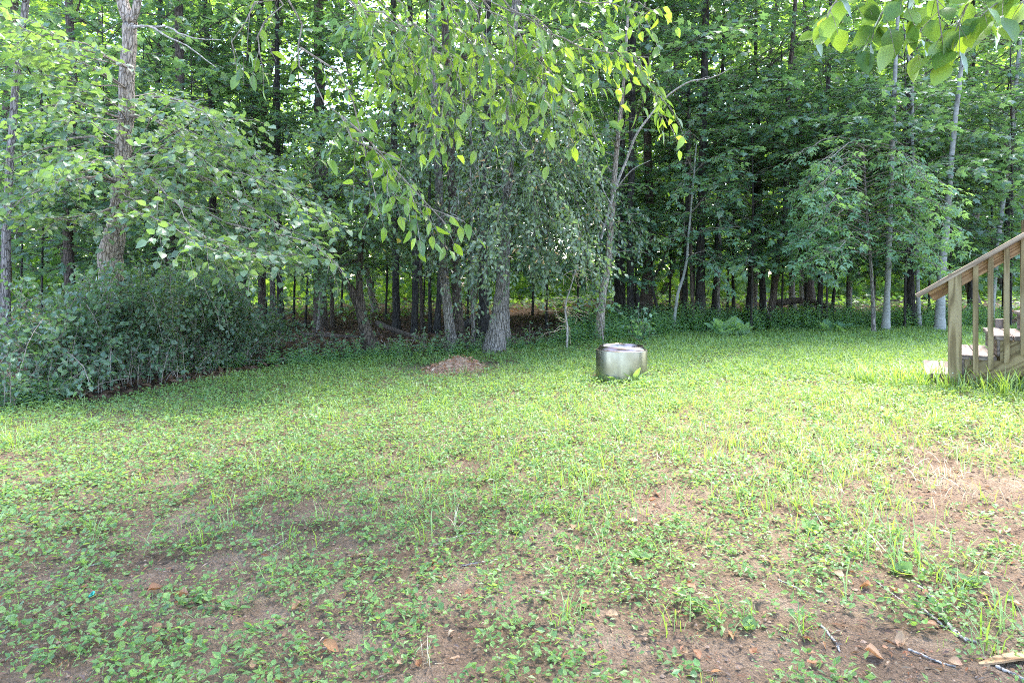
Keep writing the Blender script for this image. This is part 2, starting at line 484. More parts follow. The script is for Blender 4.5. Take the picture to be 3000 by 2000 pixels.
M['bk_birch'] = bark_mat('smooth_pale_bark', (.17, .17, .16), (.26, .26, .245), (.33, .33, .315), 3, 9, .15, ((.06, .055, .05), .62), crack=.08)
M['twig'] = bark_mat('twig_bark', (.14, .11, .09), (.25, .21, .18), (.33, .29, .26), 14, 6, .3)
M['twig_dark'] = bark_mat('dark_twig_bark', (.05, .04, .035), (.10, .085, .07), (.15, .13, .11), 14, 6, .3)
M['deadwood'] = bark_mat('bleached_deadwood', (.22, .19, .17), (.38, .34, .31), (.5, .46, .43), 14, 3, .5)

def soil_mat():
    m, t, N = new_mat('soil')
    tx = N('ShaderNodeTexCoord')
    n1 = N('ShaderNodeTexNoise', i_Scale=3.0, i_Detail=8.0, i_Roughness=.65); t.links.new(tx.outputs['Object'], n1.inputs['Vector'])
    n2 = N('ShaderNodeTexNoise', i_Scale=70.0, i_Detail=5.0, i_Roughness=.7); t.links.new(tx.outputs['Object'], n2.inputs['Vector'])
    vo = N('ShaderNodeTexVoronoi', i_Scale=130.0); t.links.new(tx.outputs['Object'], vo.inputs['Vector'])
    c1 = ramp(t, n1.outputs['Fac'], [(.3, (.10, .068, .045)), (.5, (.16, .112, .078)), (.7, (.235, .178, .13))])
    c2 = ramp(t, n2.outputs['Fac'], [(.3, (.45, .42, .4)), (.5, (.85, .82, .8)), (.72, (1.25, 1.2, 1.15))])
    mx = N('ShaderNodeMix', data_type='RGBA', blend_type='MULTIPLY', i_Factor=.85); t.links.new(c1, mx.inputs['A']); t.links.new(c2, mx.inputs['B'])
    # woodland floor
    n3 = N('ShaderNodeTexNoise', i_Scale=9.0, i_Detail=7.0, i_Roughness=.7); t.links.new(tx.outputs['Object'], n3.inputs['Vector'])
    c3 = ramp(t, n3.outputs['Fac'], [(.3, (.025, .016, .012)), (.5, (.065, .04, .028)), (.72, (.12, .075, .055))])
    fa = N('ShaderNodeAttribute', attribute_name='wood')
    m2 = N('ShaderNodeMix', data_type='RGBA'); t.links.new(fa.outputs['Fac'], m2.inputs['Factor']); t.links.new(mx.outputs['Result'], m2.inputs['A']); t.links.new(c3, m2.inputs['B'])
    b = N('ShaderNodeBsdfPrincipled', i_Roughness=.95); b.inputs['Specular IOR Level'].default_value = .15
    t.links.new(m2.outputs['Result'], b.inputs['Base Color'])
    ad = N('ShaderNodeMath', operation='ADD'); t.links.new(n2.outputs['Fac'], ad.inputs[0]); t.links.new(vo.outputs['Distance'], ad.inputs[1])
    bp = N('ShaderNodeBump', i_Strength=.8, i_Distance=.012); t.links.new(ad.outputs[0], bp.inputs['Height']); t.links.new(bp.outputs[0], b.inputs['Normal'])
    o = N('ShaderNodeOutputMaterial'); t.links.new(b.outputs[0], o.inputs[0])
    return m
M['soil'] = soil_mat()

def wood_mat(name, c1, c2, c3, scale=1.0):
    m, t, N = new_mat(name)
    tx = N('ShaderNodeTexCoord'); oi = N('ShaderNodeObjectInfo')
    ofs = N('ShaderNodeVectorMath', operation='MULTIPLY_ADD')
    cb = N('ShaderNodeCombineXYZ'); t.links.new(oi.outputs['Random'], cb.inputs[0]); t.links.new(oi.outputs['Random'], cb.inputs[1]); t.links.new(oi.outputs['Random'], cb.inputs[2])
    t.links.new(cb.outputs[0], ofs.inputs[0]); ofs.inputs[1].default_value = (13, 7, 5); t.links.new(tx.outputs['Object'], ofs.inputs[2])
    mp = N('ShaderNodeMapping'); mp.inputs['Scale'].default_value = (.55 * scale, 7 * scale, 7 * scale); t.links.new(ofs.outputs[0], mp.inputs['Vector'])
    nz = N('ShaderNodeTexNoise', i_Scale=1.1, i_Detail=2.0); t.links.new(mp.outputs[0], nz.inputs['Vector'])
    rg = N('ShaderNodeMath', operation='MULTIPLY'); t.links.new(nz.outputs['Fac'], rg.inputs[0]); rg.inputs[1].default_value = 50.0
    sn = N('ShaderNodeMath', operation='SINE'); t.links.new(rg.outputs[0], sn.inputs[0])
    m1 = N('ShaderNodeMapRange'); t.links.new(sn.outputs[0], m1.inputs[0]); m1.inputs[1].default_value = -1; m1.inputs[2].default_value = 1
    fine = N('ShaderNodeMapping'); fine.inputs['Scale'].default_value = (6, 160, 160); t.links.new(ofs.outputs[0], fine.inputs['Vector'])
    nf = N('ShaderNodeTexNoise', i_Scale=1.0, i_Detail=4.0); t.links.new(fine.outputs[0], nf.inputs['Vector'])
    nb = N('ShaderNodeTexNoise', i_Scale=5.0, i_Detail=4.0); t.links.new(ofs.outputs[0], nb.inputs['Vector'])
    mm = N('ShaderNodeMix', data_type='FLOAT', i_Factor=.35); t.links.new(m1.outputs[0], mm.inputs['A']); t.links.new(nf.outputs['Fac'], mm.inputs['B'])
    col = ramp(t, mm.outputs['Result'], [(.1, c1), (.5, c2), (.9, c3)])
    st = ramp(t, nb.outputs['Fac'], [(.3, (.72, .72, .74)), (.6, (1, 1, 1))])
    mx = N('ShaderNodeMix', data_type='RGBA', blend_type='MULTIPLY', i_Factor=.8); t.links.new(col, mx.inputs['A']); t.links.new(st, mx.inputs['B'])
    b = N('ShaderNodeBsdfPrincipled', i_Roughness=.75); b.inputs['Specular IOR Level'].default_value = .3
    t.links.new(mx.outputs['Result'], b.inputs['Base Color'])
    bp = N('ShaderNodeBump', i_Strength=.35, i_Distance=.004); t.links.new(mm.outputs['Result'], bp.inputs['Height']); t.links.new(bp.outputs[0], b.inputs['Normal'])
    o = N('ShaderNodeOutputMaterial'); t.links.new(b.outputs[0], o.inputs[0])
    return m
M['wood'] = wood_mat('treated_pine', (.12, .085, .04), (.23, .175, .09), (.28, .22, .125))
M['wood_warm'] = wood_mat('warm_pine', (.15, .075, .03), (.34, .2, .1), (.42, .27, .15))
M['wood_cap'] = wood_mat('rail_pine', (.16, .11, .075), (.29, .22, .16), (.36, .28, .21))
M['wood_gray'] = wood_mat('weathered_pine', (.09, .068, .058), (.19, .15, .13), (.26, .21, .185), .8)
def metal_mat(name, col, rough, tint=None):
    m, t, N = new_mat(name)
    tx = N('ShaderNodeTexCoord')
    mp = N('ShaderNodeMapping'); mp.inputs['Scale'].default_value = (9, 9, .5); t.links.new(tx.outputs['Object'], mp.inputs['Vector'])
    n1 = N('ShaderNodeTexNoise', i_Scale=2.0, i_Detail=5.0); t.links.new(mp.outputs[0], n1.inputs['Vector'])
    n2 = N('ShaderNodeTexNoise', i_Scale=6.0, i_Detail=5.0); t.links.new(tx.outputs['Object'], n2.inputs['Vector'])
    c = ramp(t, n1.outputs['Fac'], [(.3, tuple(x * .6 for x in col)), (.6, col)])
    if tint:
        f = ramp(t, n2.outputs['Fac'], [(.35, (0, 0, 0)), (.62, (1, 1, 1))])
        mx = N('ShaderNodeMix', data_type='RGBA'); t.links.new(f, mx.inputs['Factor']); t.links.new(c, mx.inputs['A']); mx.inputs['B'].default_value = (*tint, 1); c = mx.outputs['Result']
    b = N('ShaderNodeBsdfPrincipled', i_Metallic=1.0); t.links.new(c, b.inputs['Base Color'])
    rr = N('ShaderNodeMapRange'); t.links.new(n2.outputs['Fac'], rr.inputs[0]); rr.inputs[3].default_value = rough * .75; rr.inputs[4].default_value = rough * 1.5
    t.links.new(rr.outputs[0], b.inputs['Roughness'])
    o = N('ShaderNodeOutputMaterial'); t.links.new(b.outputs[0], o.inputs[0])
    return m
M['steel'] = metal_mat('brushed_steel', (.36, .34, .29), .32, (.24, .215, .16))
M['steel_rim'] = metal_mat('heat_tinted_steel', (.45, .38, .36), .22, (.3, .2, .18))
M['soot'] = metal_mat('sooty_steel', (.1, .075, .065), .6, (.05, .04, .04))
def plain(name, col, rough=.7, ns=12.0, var=.35):
    m, t, N = new_mat(name)
    tx = N('ShaderNodeTexCoord'); n = N('ShaderNodeTexNoise', i_Scale=ns, i_Detail=5.0); t.links.new(tx.outputs['Object'], n.inputs['Vector'])
    c = ramp(t, n.outputs['Fac'], [(.3, tuple(x * (1 - var) for x in col)), (.7, tuple(min(1, x * (1 + var)) for x in col))])
    b = N('ShaderNodeBsdfPrincipled', i_Roughness=rough); t.links.new(c, b.inputs['Base Color'])
    bp = N('ShaderNodeBump', i_Strength=.5, i_Distance=.01); t.links.new(n.outputs['Fac'], bp.inputs['Height']); t.links.new(bp.outputs[0], b.inputs['Normal'])
    o = N('ShaderNodeOutputMaterial'); t.links.new(b.outputs[0], o.inputs[0])
    return m
M['mound'] = plain('brown_mulch', (.24, .155, .105), .95, 30)
M['teal'] = plain('teal_plastic', (.03, .35, .27), .4, 8, .15)
M['screw'] = plain('screw_head', (.35, .34, .32), .4, 8, .2)

# ------------------------------------------------------------------ ground
gx = np.unique(np.concatenate([np.linspace(-12, 12, 121), np.linspace(-3.2, 3.2, 200), np.linspace(-60, 60, 81), [-400, -200, -110, 110, 200, 400]]))
gy = np.unique(np.concatenate([np.linspace(-3, 16, 120), np.linspace(1.2, 4.2, 101), np.linspace(-40, 80, 81), [-400, -200, -90, 110, 200, 400]]))
X, Y = np.meshgrid(gx, gy)
Z = gz(X, Y)
Z = Z + 0.02 * (fbm(X * 5, Y * 5) - .5) * ((np.abs(X) < 12) & (Y < 16) & (Y > -3))
Z = Z + (.014 * (fbm(X * 11, Y * 11, 2) - .5) + .012 * (rng.random(X.shape) - .5)) * ((np.abs(X) < 3.2) & (Y < 4.2) & (Y > 1.2))
nx, ny = len(gx), len(gy)
I = np.arange(nx * ny).reshape(ny, nx)
q = np.stack([I[:-1, :-1], I[:-1, 1:], I[1:, 1:], I[1:, :-1]], -1).reshape(-1, 4)
gm = mk_mesh('ground', np.stack([X, Y, Z], -1).reshape(-1, 3), [q], True)
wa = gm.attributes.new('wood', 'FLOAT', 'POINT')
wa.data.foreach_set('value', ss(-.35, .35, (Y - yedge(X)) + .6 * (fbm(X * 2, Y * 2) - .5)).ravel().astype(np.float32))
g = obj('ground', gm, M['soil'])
tag(g, 'brown lawn soil running back under the woods', kind='structure')

# ------------------------------------------------------------------ trees: generic pieces
def trunk_mesh(pxpts, Yd, sides=12, bark=.06, extend=3.0, flare=.35, ztop=None):
    """pxpts [(u, v, width)] from the base up at depth Yd -> base location, trunk centreline (rel. to world), radii, MB"""
    pts = []
    for e in pxpts:
        u, v, wd = e[:3]
        yy = Yd + (e[3] if len(e) > 3 else 0)
        p = P(u, v, yy)
        pts.append((*p, wd / FPX * yy / 2))
    pts = np.array(pts)
    g0 = float(gz(pts[0, 0], pts[0, 1]))
    if pts[0, 2] > g0 - .05:
        d = pts[1] - pts[0]
        k = (pts[0, 2] - (g0 - .08)) / max(d[2], .05)
        b = pts[0].copy(); b[:3] -= d[:3] * min(k, .6); b[2] = g0 - .08
        pts = np.concatenate([[b], pts])
    else:
        pts[0, 2] = g0 - .08
    if extend:
        d = pts[-1] - pts[-2]
        d[:3] = d[:3] / np.linalg.norm(d[:3])
        e = pts[-1].copy(); e[:3] += (d[:3] * .6 + UP * .4) * extend; e[3] *= .55
        pts = np.concatenate([pts, [e]])
    L = np.linalg.norm(np.diff(pts[:, :3], axis=0), axis=1).sum()
    n = int(np.clip(L / .12, 10, 70)) if sides > 9 else int(np.clip(L / .3, 8, 30))
    c = catmull(pts, n)
    c[:, 3] = np.maximum(c[:, 3], .003)
    base = np.array([c[0, 0], c[0, 1], g0])
    h = c[:, 2] - g0
    rad = c[:, 3] * (1 + flare * np.exp(-np.maximum(h, 0) / (2.2 * c[0, 3] + .02)))
    c[:, :2] += (rng.normal(0, 1, (n, 2)) * .06 * rad[:, None])
    mb = MB()
    tubes(c[:, :3], rad, sides, mb, bark=bark)
    return base, c, mb

def limbs_on(c, B, F, z0, z1, n, length, rad=.018, rise=.15, az=None, taper=.45, droop=.25, tmin=0.0, **kw):
    """limbs at heights z0..z1 along the trunk centreline c"""
    zs = np.sort(rng.uniform(z0, z1, n))
    for k, z in enumerate(zs):
        i = int(np.clip(np.searchsorted(c[:, 2], z), 1, len(c) - 1))
        p = c[i, :3]
        a = rng.uniform(0, 2 * np.pi) if az is None else rng.uniform(*az)
        f = (z - z0) / max(z1 - z0, .01)
        L = length * (1 - taper * f) * rng.uniform(.65, 1.2)
        d = np.array([math.cos(a), math.sin(a), rise + rng.normal(0, .12)])
        e = np.array([math.cos(a + rng.normal(0, .25)), math.sin(a + rng.normal(0, .25)), rise - droop])
        pts = [p, p + d * L * .4 + UP * .04 * L, p + d * L * .4 + e * L * .4, p + d * L * .4 + e * L * .7 - UP * droop * .25 * L]
        spray(F, B, pts, rad * (.6 + .5 * L / length), **kw)

# shared crowns for the woodland trees (built round the origin, trunk along z)
def crown_variant(seed, z0, z1, n, length, tmpl, mat, wood, **kw):
    global rng
    keep = rng
    rng = np.random.default_rng(seed)
    F = Fol(); B = MB()
    zz = np.linspace(0, z1 + .5, 20)
    c = np.stack([zz * 0, zz * 0, zz, zz * 0 + .03], 1)
    limbs_on(c, B, F, z0, z1, n, length, **kw)
    lm = leaf_mesh('crown', F.arrays(), tmpl); lm.materials.append(mat)
    bm = B.mesh('limbs'); bm.materials.append(wood)
    rng = keep
    return lm, bm

CV_TALL = [crown_variant(100 + i, 2.3, 11.0, 48, 2.5, T_STAR, M['lf_maple'], M['twig_dark'], rise=.42, rad=.012, twig=.8, tstep=.18, lsize=.125, lstep=.09, droop=.35) for i in range(3)]
CV_UNDER = [crown_variant(200 + i, .75, 4.0, 40, 1.5, T_MAP, M['lf_maple'], M['twig_dark'], rise=.28, rad=.007, twig=.55, tstep=.13, lsize=.105, lstep=.075, droop=.3, taper=.35) for i in range(3)]
CV_FAR = [crown_variant(300 + i, 1.6, 18, 72, 4.0, T_STAR, M['lf_far'], M['twig_dark'], rise=.4, rad=.018, twig=1.3, tstep=.36, lsize=.24, lstep=.16, droop=.3, leaf_jit=.5, flat=.5, taper=.25) for i in range(3)]

def put_crown(parent, var, scale, rot, z=0.0, wood=True):
    o = obj('crown', var[0], None, parent); o.rotation_euler = (0, 0, rot); o.scale = (scale, scale, scale); o.location = (0, 0, z)
    if wood:
        b = obj('limbs', var[1], None, parent); b.rotation_euler = (0, 0, rot); b.scale = (scale, scale, scale); b.location = (0, 0, z)
    return o

# ------------------------------------------------------------------ named trunks of the wood's edge
# (label, bark, depth, [(u, v, width)...], crown kind)
TR = [
 ('grey trunk leaning inward at the far left edge of the wood', 'bk_gray', 8.2, [(18, 1000, 26), (20, 640, 22), (50, 200, 18), (76, 0, 17)], None),
 ('straight grey-brown trunk just left of the pale flaky tree', 'bk_brown', 10.0, [(212, 1010, 30), (198, 620, 26), (209, 400, 23), (214, 200, 21), (200, 0, 20)], 'tall'),
 ('thin dark trunk between the pale flaky tree and the tall brown trunk', 'bk_dark', 13.0, [(452, 960, 18), (458, 400, 15), (470, 0, 13)], 'tall'),
 ('tall brown ridged trunk right of the pale flaky tree', 'bk_brown', 11.0, [(480, 985, 30), (510, 600, 26), (526, 400, 24), (524, 0, 23)], 'tall'),
 ('dark slim trunk behind the arching leafy branches of the left edge', 'bk_dark', 13.0, [(625, 960, 20), (622, 400, 18), (614, 200, 16), (600, 0, 14)], 'tall'),
 ('dark trunk above the right end of the left shrub', 'bk_dark', 14.0, [(775, 955, 22), (752, 600, 20), (745, 300, 18), (765, 0, 16)], 'tall'),
 ('narrow dark trunk rising behind the right shoulder of the shrub', 'bk_dark', 15.0, [(728, 950, 20), (722, 780, 18), (728, 300, 15)], 'tall'),
 ('brown trunk, middle of three behind the shrub tip', 'bk_brown', 13.5, [(768, 965, 22), (768, 780, 20), (775, 300, 16)], None),
 ('greyish trunk touching a black one behind the shrub tip', 'bk_gray', 14.0, [(800, 960, 17), (798, 780, 16), (805, 300, 13)], None),
 ('black burnt-looking trunk just beyond the tip of the shrub', 'bk_dark', 12.6, [(826, 975, 22), (820, 850, 18), (816, 700, 17), (812, 200, 14)], 'tall'),
 ('thick dark brown trunk with a pale sapling in front of it', 'bk_brown', 13.6, [(940, 968, 38), (938, 800, 34), (936, 400, 30), (934, 0, 26)], 'tall'),
 ('pale slender sapling standing before the thick dark brown trunk', 'bk_gray', 13.0, [(932, 972, 10), (940, 860, 9), (948, 760, 8), (945, 500, 6)], None),
 ('thin black sapling left of the thick dark brown trunk', 'bk_dark', 14.0, [(894, 960, 7), (900, 850, 6), (903, 700, 5)], None),
 ('thin double trunk between the thick brown trunk and the leaning one', 'bk_brown', 14.5, [(975, 950, 12), (972, 850, 11), (970, 600, 9)], None),
 ('straight dark trunk standing alone right of the leaning twin-stemmed tree', 'bk_dark', 13.0, [(1162, 968, 24), (1159, 800, 20), (1155, 400, 18), (1152, 0, 15)], 'tall'),
 ('grey-black trunk with a knot hole left of the furrowed pair', 'bk_dark', 12.3, [(1213, 975, 18), (1217, 850, 20), (1216, 600, 20), (1205, 200, 17), (1200, 0, 15)], 'tall'),
 ('brown slim trunk tucked beside the trunk with the knot hole', 'bk_brown', 12.6, [(1240, 972, 12), (1233, 850, 11), (1232, 600, 10)], None),
 ('very straight thin black trunk left of the furrowed pair', 'bk_dark', 12.4, [(1260, 972, 11), (1259, 800, 10), (1258, 500, 9), (1250, 0, 8)], None),
 ('dark trunk curving slightly just left of the furrowed grey trunk', 'bk_dark', 12.2, [(1279, 975, 20), (1287, 850, 16), (1290, 700, 15), (1292, 300, 12)], None),
 ('furrowed light grey trunk leaning left at the lawn edge', 'bk_gray', 9.2, [(1326, 1028, 32), (1314, 920, 28), (1300, 800, 27), (1288, 600, 25), (1276, 350, 22), (1268, 0, 19)], None),
 ('dark furrowed trunk close behind the light grey leaning trunk', 'bk_brown', 9.5, [(1348, 1020, 34), (1340, 880, 28), (1330, 700, 27), (1314, 300, 24), (1302, 0, 20)], 'tall'),
 ('slim grey pole of a tree between the two furrowed pairs', 'bk_gray', 9.7, [(1388, 1018, 13), (1384, 900, 11), (1380, 700, 10), (1378, 350, 8)], None),
 ('dark speckled trunk just behind the thick centre trunk', 'bk_dark', 10.2, [(1414, 1010, 36), (1418, 880, 30), (1415, 700, 27), (1425, 300, 22), (1430, 0, 18)], 'tall'),
 ('narrower grey trunk growing against the thick centre trunk', 'bk_gray', 9.4, [(1478, 1028, 34), (1480, 900, 25), (1486, 700, 18), (1500, 450, 14)], None),
 ('light grey trunk split at its foot, left of the fire pit', 'bk_pale', 10.0, [(1757, 1000, 28), (1764, 880, 22), (1782, 770, 20), (1794, 600, 17), (1812, 380, 13), (1830, 200, 9)], 'low'),
 ('near-black trunk left of a matching one behind the fire pit', 'bk_dark', 12.2, [(1820, 968, 30), (1818, 800, 26), (1819, 600, 24), (1822, 350, 22), (1840, 150, 20), (1868, 0, 17)], 'tall'),
 ('dark straight trunk behind the fire pit beside the broken snag', 'bk_dark', 11.6, [(1848, 978, 24), (1847, 800, 21), (1846, 650, 19), (1852, 350, 19)], 'tall'),
 ('thick brown trunk with fine bark behind the fire pit', 'bk_brown', 13.0, [(1890, 958, 38), (1894, 860, 33), (1900, 750, 26), (1905, 650, 24), (1895, 380, 23), (1888, 0, 20)], 'tall'),
 ('slim bent black stem curving off the thick brown trunk', 'bk_dark', 11.4, [(1942, 965, 8), (1925, 900, 9), (1911, 840, 8), (1914, 815, 7), (1938, 775, 5)], None),
 ('dark trunk just left of the tall mottled trunk', 'bk_dark', 11.6, [(2000, 985, 16), (2006, 850, 14), (2012, 650, 12), (2018, 300, 10)], None),
 ('lichen-spotted trunk touching the tall mottled trunk', 'bk_brown', 11.4, [(2030, 985, 14), (2027, 850, 11), (2024, 700, 10), (2020, 400, 8)], None),
 ('tall mottled trunk, black below and pale grey above', 'bk_dark', 11.5, [(2049, 985, 36), (2052, 850, 27), (2053, 700, 24), (2062, 300, 21), (2068, 0, 19)], 'tall'),
 ('slender dark trunk right of the tall mottled trunk', 'bk_dark', 12.4, [(2085, 970, 18), (2095, 850, 14), (2100, 700, 12), (2112, 400, 11)], 'tall'),
 ('grey curving stem beside the slender dark trunk', 'bk_gray', 12.0, [(2108, 968, 12), (2104, 850, 10), (2110, 720, 9), (2104, 600, 7)], None),
 ('thin black trunk above the big-leaved burdock', 'bk_dark', 14.0, [(2150, 950, 11), (2147, 800, 9), (2150, 500, 8)], None),
 ('dark trunk with a pale slim neighbour right of the burdock', 'bk_dark', 13.0, [(2188, 958, 18), (2200, 800, 15), (2210, 600, 13), (2213, 300, 11)], 'tall'),
 ('pale slim trunk right of the burdock', 'bk_gray', 13.1, [(2212, 955, 10), (2214, 860, 9), (2222, 700, 8)], None),
 ('black trunk, left of a leaning pair among the maples', 'bk_dark', 12.6, [(2233, 958, 20), (2234, 850, 18), (2226, 650, 14), (2222, 400, 12)], None),
 ('brown trunk leaning right, larger of the pair among the maples', 'bk_brown', 12.0, [(2254, 965, 22), (2270, 830, 19), (2285, 720, 17), (2302, 600, 15), (2308, 300, 13), (2330, 0, 11)], 'tall'),
 ('grey-blue trunk far behind the maple sprays', 'bk_gray', 18.0, [(2322, 905, 18), (2319, 800, 16), (2318, 650, 16), (2330, 200, 13)], None),
 ('broad grey trunk far off, seen high among the maple leaves', 'bk_gray', 20.0, [(2352, 900, 18), (2348, 700, 17), (2345, 450, 15)], None),
 ('slate-coloured trunk with a bare foot at the wood edge', 'bk_dark', 12.2, [(2398, 965, 18), (2403, 850, 15), (2408, 700, 14), (2416, 500, 12), (2428, 200, 10)], 'tall'),
 ('mottled black stem hooking right at its top', 'bk_dark', 13.0, [(2433, 950, 11), (2444, 850, 9), (2452, 780, 8), (2462, 755, 6), (2482, 744, 4)], None),
 ('grey trunk in the gap between the hooked stem and the spotted pale tree', 'bk_gray', 17.0, [(2488, 900, 13), (2492, 800, 11), (2494, 600, 9)], None),
 ('spotted pale trunk forking high, at the right of the wood edge', 'bk_birch', 11.0, [(2595, 960, 22), (2600, 850, 16), (2604, 720, 16), (2610, 560, 13), (2618, 330, 12), (2626, 120, 10), (2634, 0, 9)], None),
 ('stout black trunk with a pale stem against it', 'bk_dark', 12.0, [(2672, 945, 28), (2667, 850, 24), (2664, 650, 20), (2663, 350, 18), (2666, 60, 14)], 'tall'),
 ('pale stem standing against the stout black trunk', 'bk_birch', 11.7, [(2692, 940, 12), (2687, 760, 11), (2683, 600, 10), (2673, 430, 9), (2672, 230, 8), (2656, 150, 6)], None),
 ('white-grey leaning trunk behind the foot of the stair rail', 'bk_birch', 11.0, [(2752, 965, 26), (2760, 800, 22), (2774, 640, 18), (2786, 480, 15), (2800, 340, 13), (2822, 150, 11), (2834, 0, 9)], None),
 ('thin pale trunk leaning right above the stairs', 'bk_birch', 12.4, [(2900, 945, 18), (2922, 720, 14), (2944, 540, 12), (2974, 270, 10), (2994, 60, 8)], None),
 ('dark trunk crossing the thin pale one above the stairs', 'bk_dark', 13.0, [(2944, 950, 17), (2949, 700, 14), (2964, 420, 13), (2986, 150, 11)], 'tall'),
 ('dark slim trunk between the white-grey one and the stair balusters', 'bk_dark', 16.0, [(2842, 920, 15), (2845, 700, 13), (2850, 400, 11)], 'tall'),
]
GRP = 'trees standing at the front of the wood'
for k, (lab, bk, Yd, pts, cr) in enumerate(TR):
    big = max(p[2] for p in pts) > 17
    base, c, mb = trunk_mesh(pts, Yd, sides=16 if big else 9, bark=.09 if bk in ('bk_gray', 'bk_brown', 'bk_pale') else .05, extend=4.0 if cr else (1.2 if pts[-1][1] < 80 else .5))
    t = thing('woodland_tree', lab, 'tree', base, GRP)
    mb.build('trunk', M[bk], t, True, base)
    if cr == 'tall':
        put_crown(t, CV_TALL[k % 3], rng.uniform(.85, 1.1), rng.uniform(0, 6.28), rng.uniform(.1, .7))
    elif cr == 'low':
        F = Fol(); B = MB()
        limbs_on(c, B, F, 1.1, 3.2, 22, .75, rad=.007, rise=.25, twig=.36, tstep=.11, lsize=.085, lstep=.07)
        limbs_on(c, B, F, 2.8, 4.3, 12, .7, rad=.007, rise=.3, twig=.36, tstep=.12, lsize=.085, lstep=.07)
        emit(t, F, T_STAR, M['lf_maple']); B.build('limbs', M['twig'], t, False, base)
    else:
        # a few bare or thinly leaved twigs high on the stem
        F = Fol(); B = MB()
        zt = c[-1, 2]
        limbs_on(c, B, F, min(zt * .55 + .3, zt - .2), zt, 6 if big else 3, .9 if big else .6, rad=.008, rise=.35, twig=.35, tstep=.16, lsize=.09, lstep=.1)
        emit(t, F, T_STAR, M['lf_maple'])
        B.build('limbs', M['twig_dark'], t, False, base)

# broken snag behind the fire pit
base, c, mb = trunk_mesh([(1866, 975, 13), (1867, 920, 13), (1870, 880, 12), (1867, 858, 8), (1867, 842, 5)], 11.5, 10, .15, extend=0)
t = thing('broken_snag', 'short black broken-off stem left of the thick brown trunk', 'dead tree', base)
mb.build('trunk', M['bk_dark'], t, True, base)

# ------------------------------------------------------------------ deeper wood
far = []
for _ in range(4000):
    if len(far) >= 54:
        break
    Yd = 16 + 30 * rng.random() ** .8
    u = rng.uniform(-120, 3120)
    x = (u - 1500) / FPX * Yd
    if all((x - a) ** 2 + (Yd - b) ** 2 > 1.7 ** 2 for a, b, _, _ in far):
        far.append((x, Yd, u, rng.random()))
far.sort(key=lambda e: e[2])
MARK = [(330, 'left of the pale flaky tree'), (850, 'behind the left shrub'), (1120, 'near the leaning tree'), (1420, 'behind the furrowed pair'), (1760, 'behind the drooping centre tree'), (1960, 'behind the fire pit'), (2200, 'behind the burdock'), (2480, 'behind the maple sprays'), (2720, 'behind the spotted pale tree'), (9999, 'behind the stairs')]
ORD = ['first', 'second', 'third', 'fourth', 'fifth', 'sixth', 'seventh', 'eighth', 'ninth', 'tenth', 'eleventh', 'twelfth', 'thirteenth', 'fourteenth', 'fifteenth']
cnt = {}
for k, (x, Yd, u, r) in enumerate(far):
    mk = next(b for a, b in MARK if u < a)
    cnt[mk] = cnt.get(mk, 0) + 1
    wd = (.16 + .2 * r) * FPX / Yd
    lean = rng.normal(0, 60); bow = rng.normal(0, 18)
    vb = HZ + FPX * EYE / Yd
    base, c, mb = trunk_mesh([(u, vb, wd), (u + lean * .15 + bow, HZ - 60, wd * .9), (u + lean * .4 - bow, HZ - 320, wd * .8), (u + lean, HZ - 800, wd * .6)], Yd, 8, .06, extend=7)
    if r > .45:
        i_ = int(len(c) * rng.uniform(.2, .45)); q_ = c[i_, :3]; sg_ = rng.choice([-1, 1]); l_ = rng.uniform(3, 6)
        tubes(catmull([q_, q_ + np.array([sg_ * .12 * l_, 0, .3 * l_]), q_ + np.array([sg_ * .3 * l_, rng.normal(0, .3), l_])], 10), np.linspace(c[i_, 3] * .7, c[i_, 3] * .25, 10), 7, mb)
    t = thing('woodland_tree', f'deep woodland tree {mk}, {ORD[cnt[mk] - 1]} from the left', 'tree', base, 'tall trees deep in the wood')
    mb.build('trunk', M['bk_gray'] if r < .35 else M['bk_brown'], t, True, base)
    put_crown(t, CV_FAR[k % 3], rng.uniform(.8, 1.15), rng.uniform(0, 6.28), rng.uniform(.0, 1.0))

# far wood that reads as one mass
N_ = 90000
yy = np.concatenate([rng.uniform(44, 60, N_ * 2 // 3), rng.uniform(27, 46, N_ - N_ * 2 // 3)]); xx = rng.uniform(-.95, .95, N_) * yy
zz = np.where(np.arange(N_) < N_ * 2 // 3, rng.uniform(0, 1, N_) ** .9 * 27, rng.uniform(0, 1, N_) ** 1.3 * 6.5)
hole = fbm(xx * .28 + 3, zz * .28 + 8, 3)
kp = hole > .26 + .24 * ss(6, 18, zz)
xx, yy, zz = xx[kp], yy[kp], zz[kp]
F = Fol(); F.add(np.stack([xx, yy, zz], 1), nrm(rng.normal(0, 1, (len(xx), 3)) + np.array([0, 0, -.5])), nrm(rng.normal(0, .7, (len(xx), 3)) + UP), rng.uniform(.3, .62, len(xx)))
dw = obj('distant_woods', leaf_mesh('distant_woods', F.arrays(), t_kite(.42)), M['lf_far'])
tag(dw, 'far green mass of leaves closing the view between the trunks', kind='stuff')

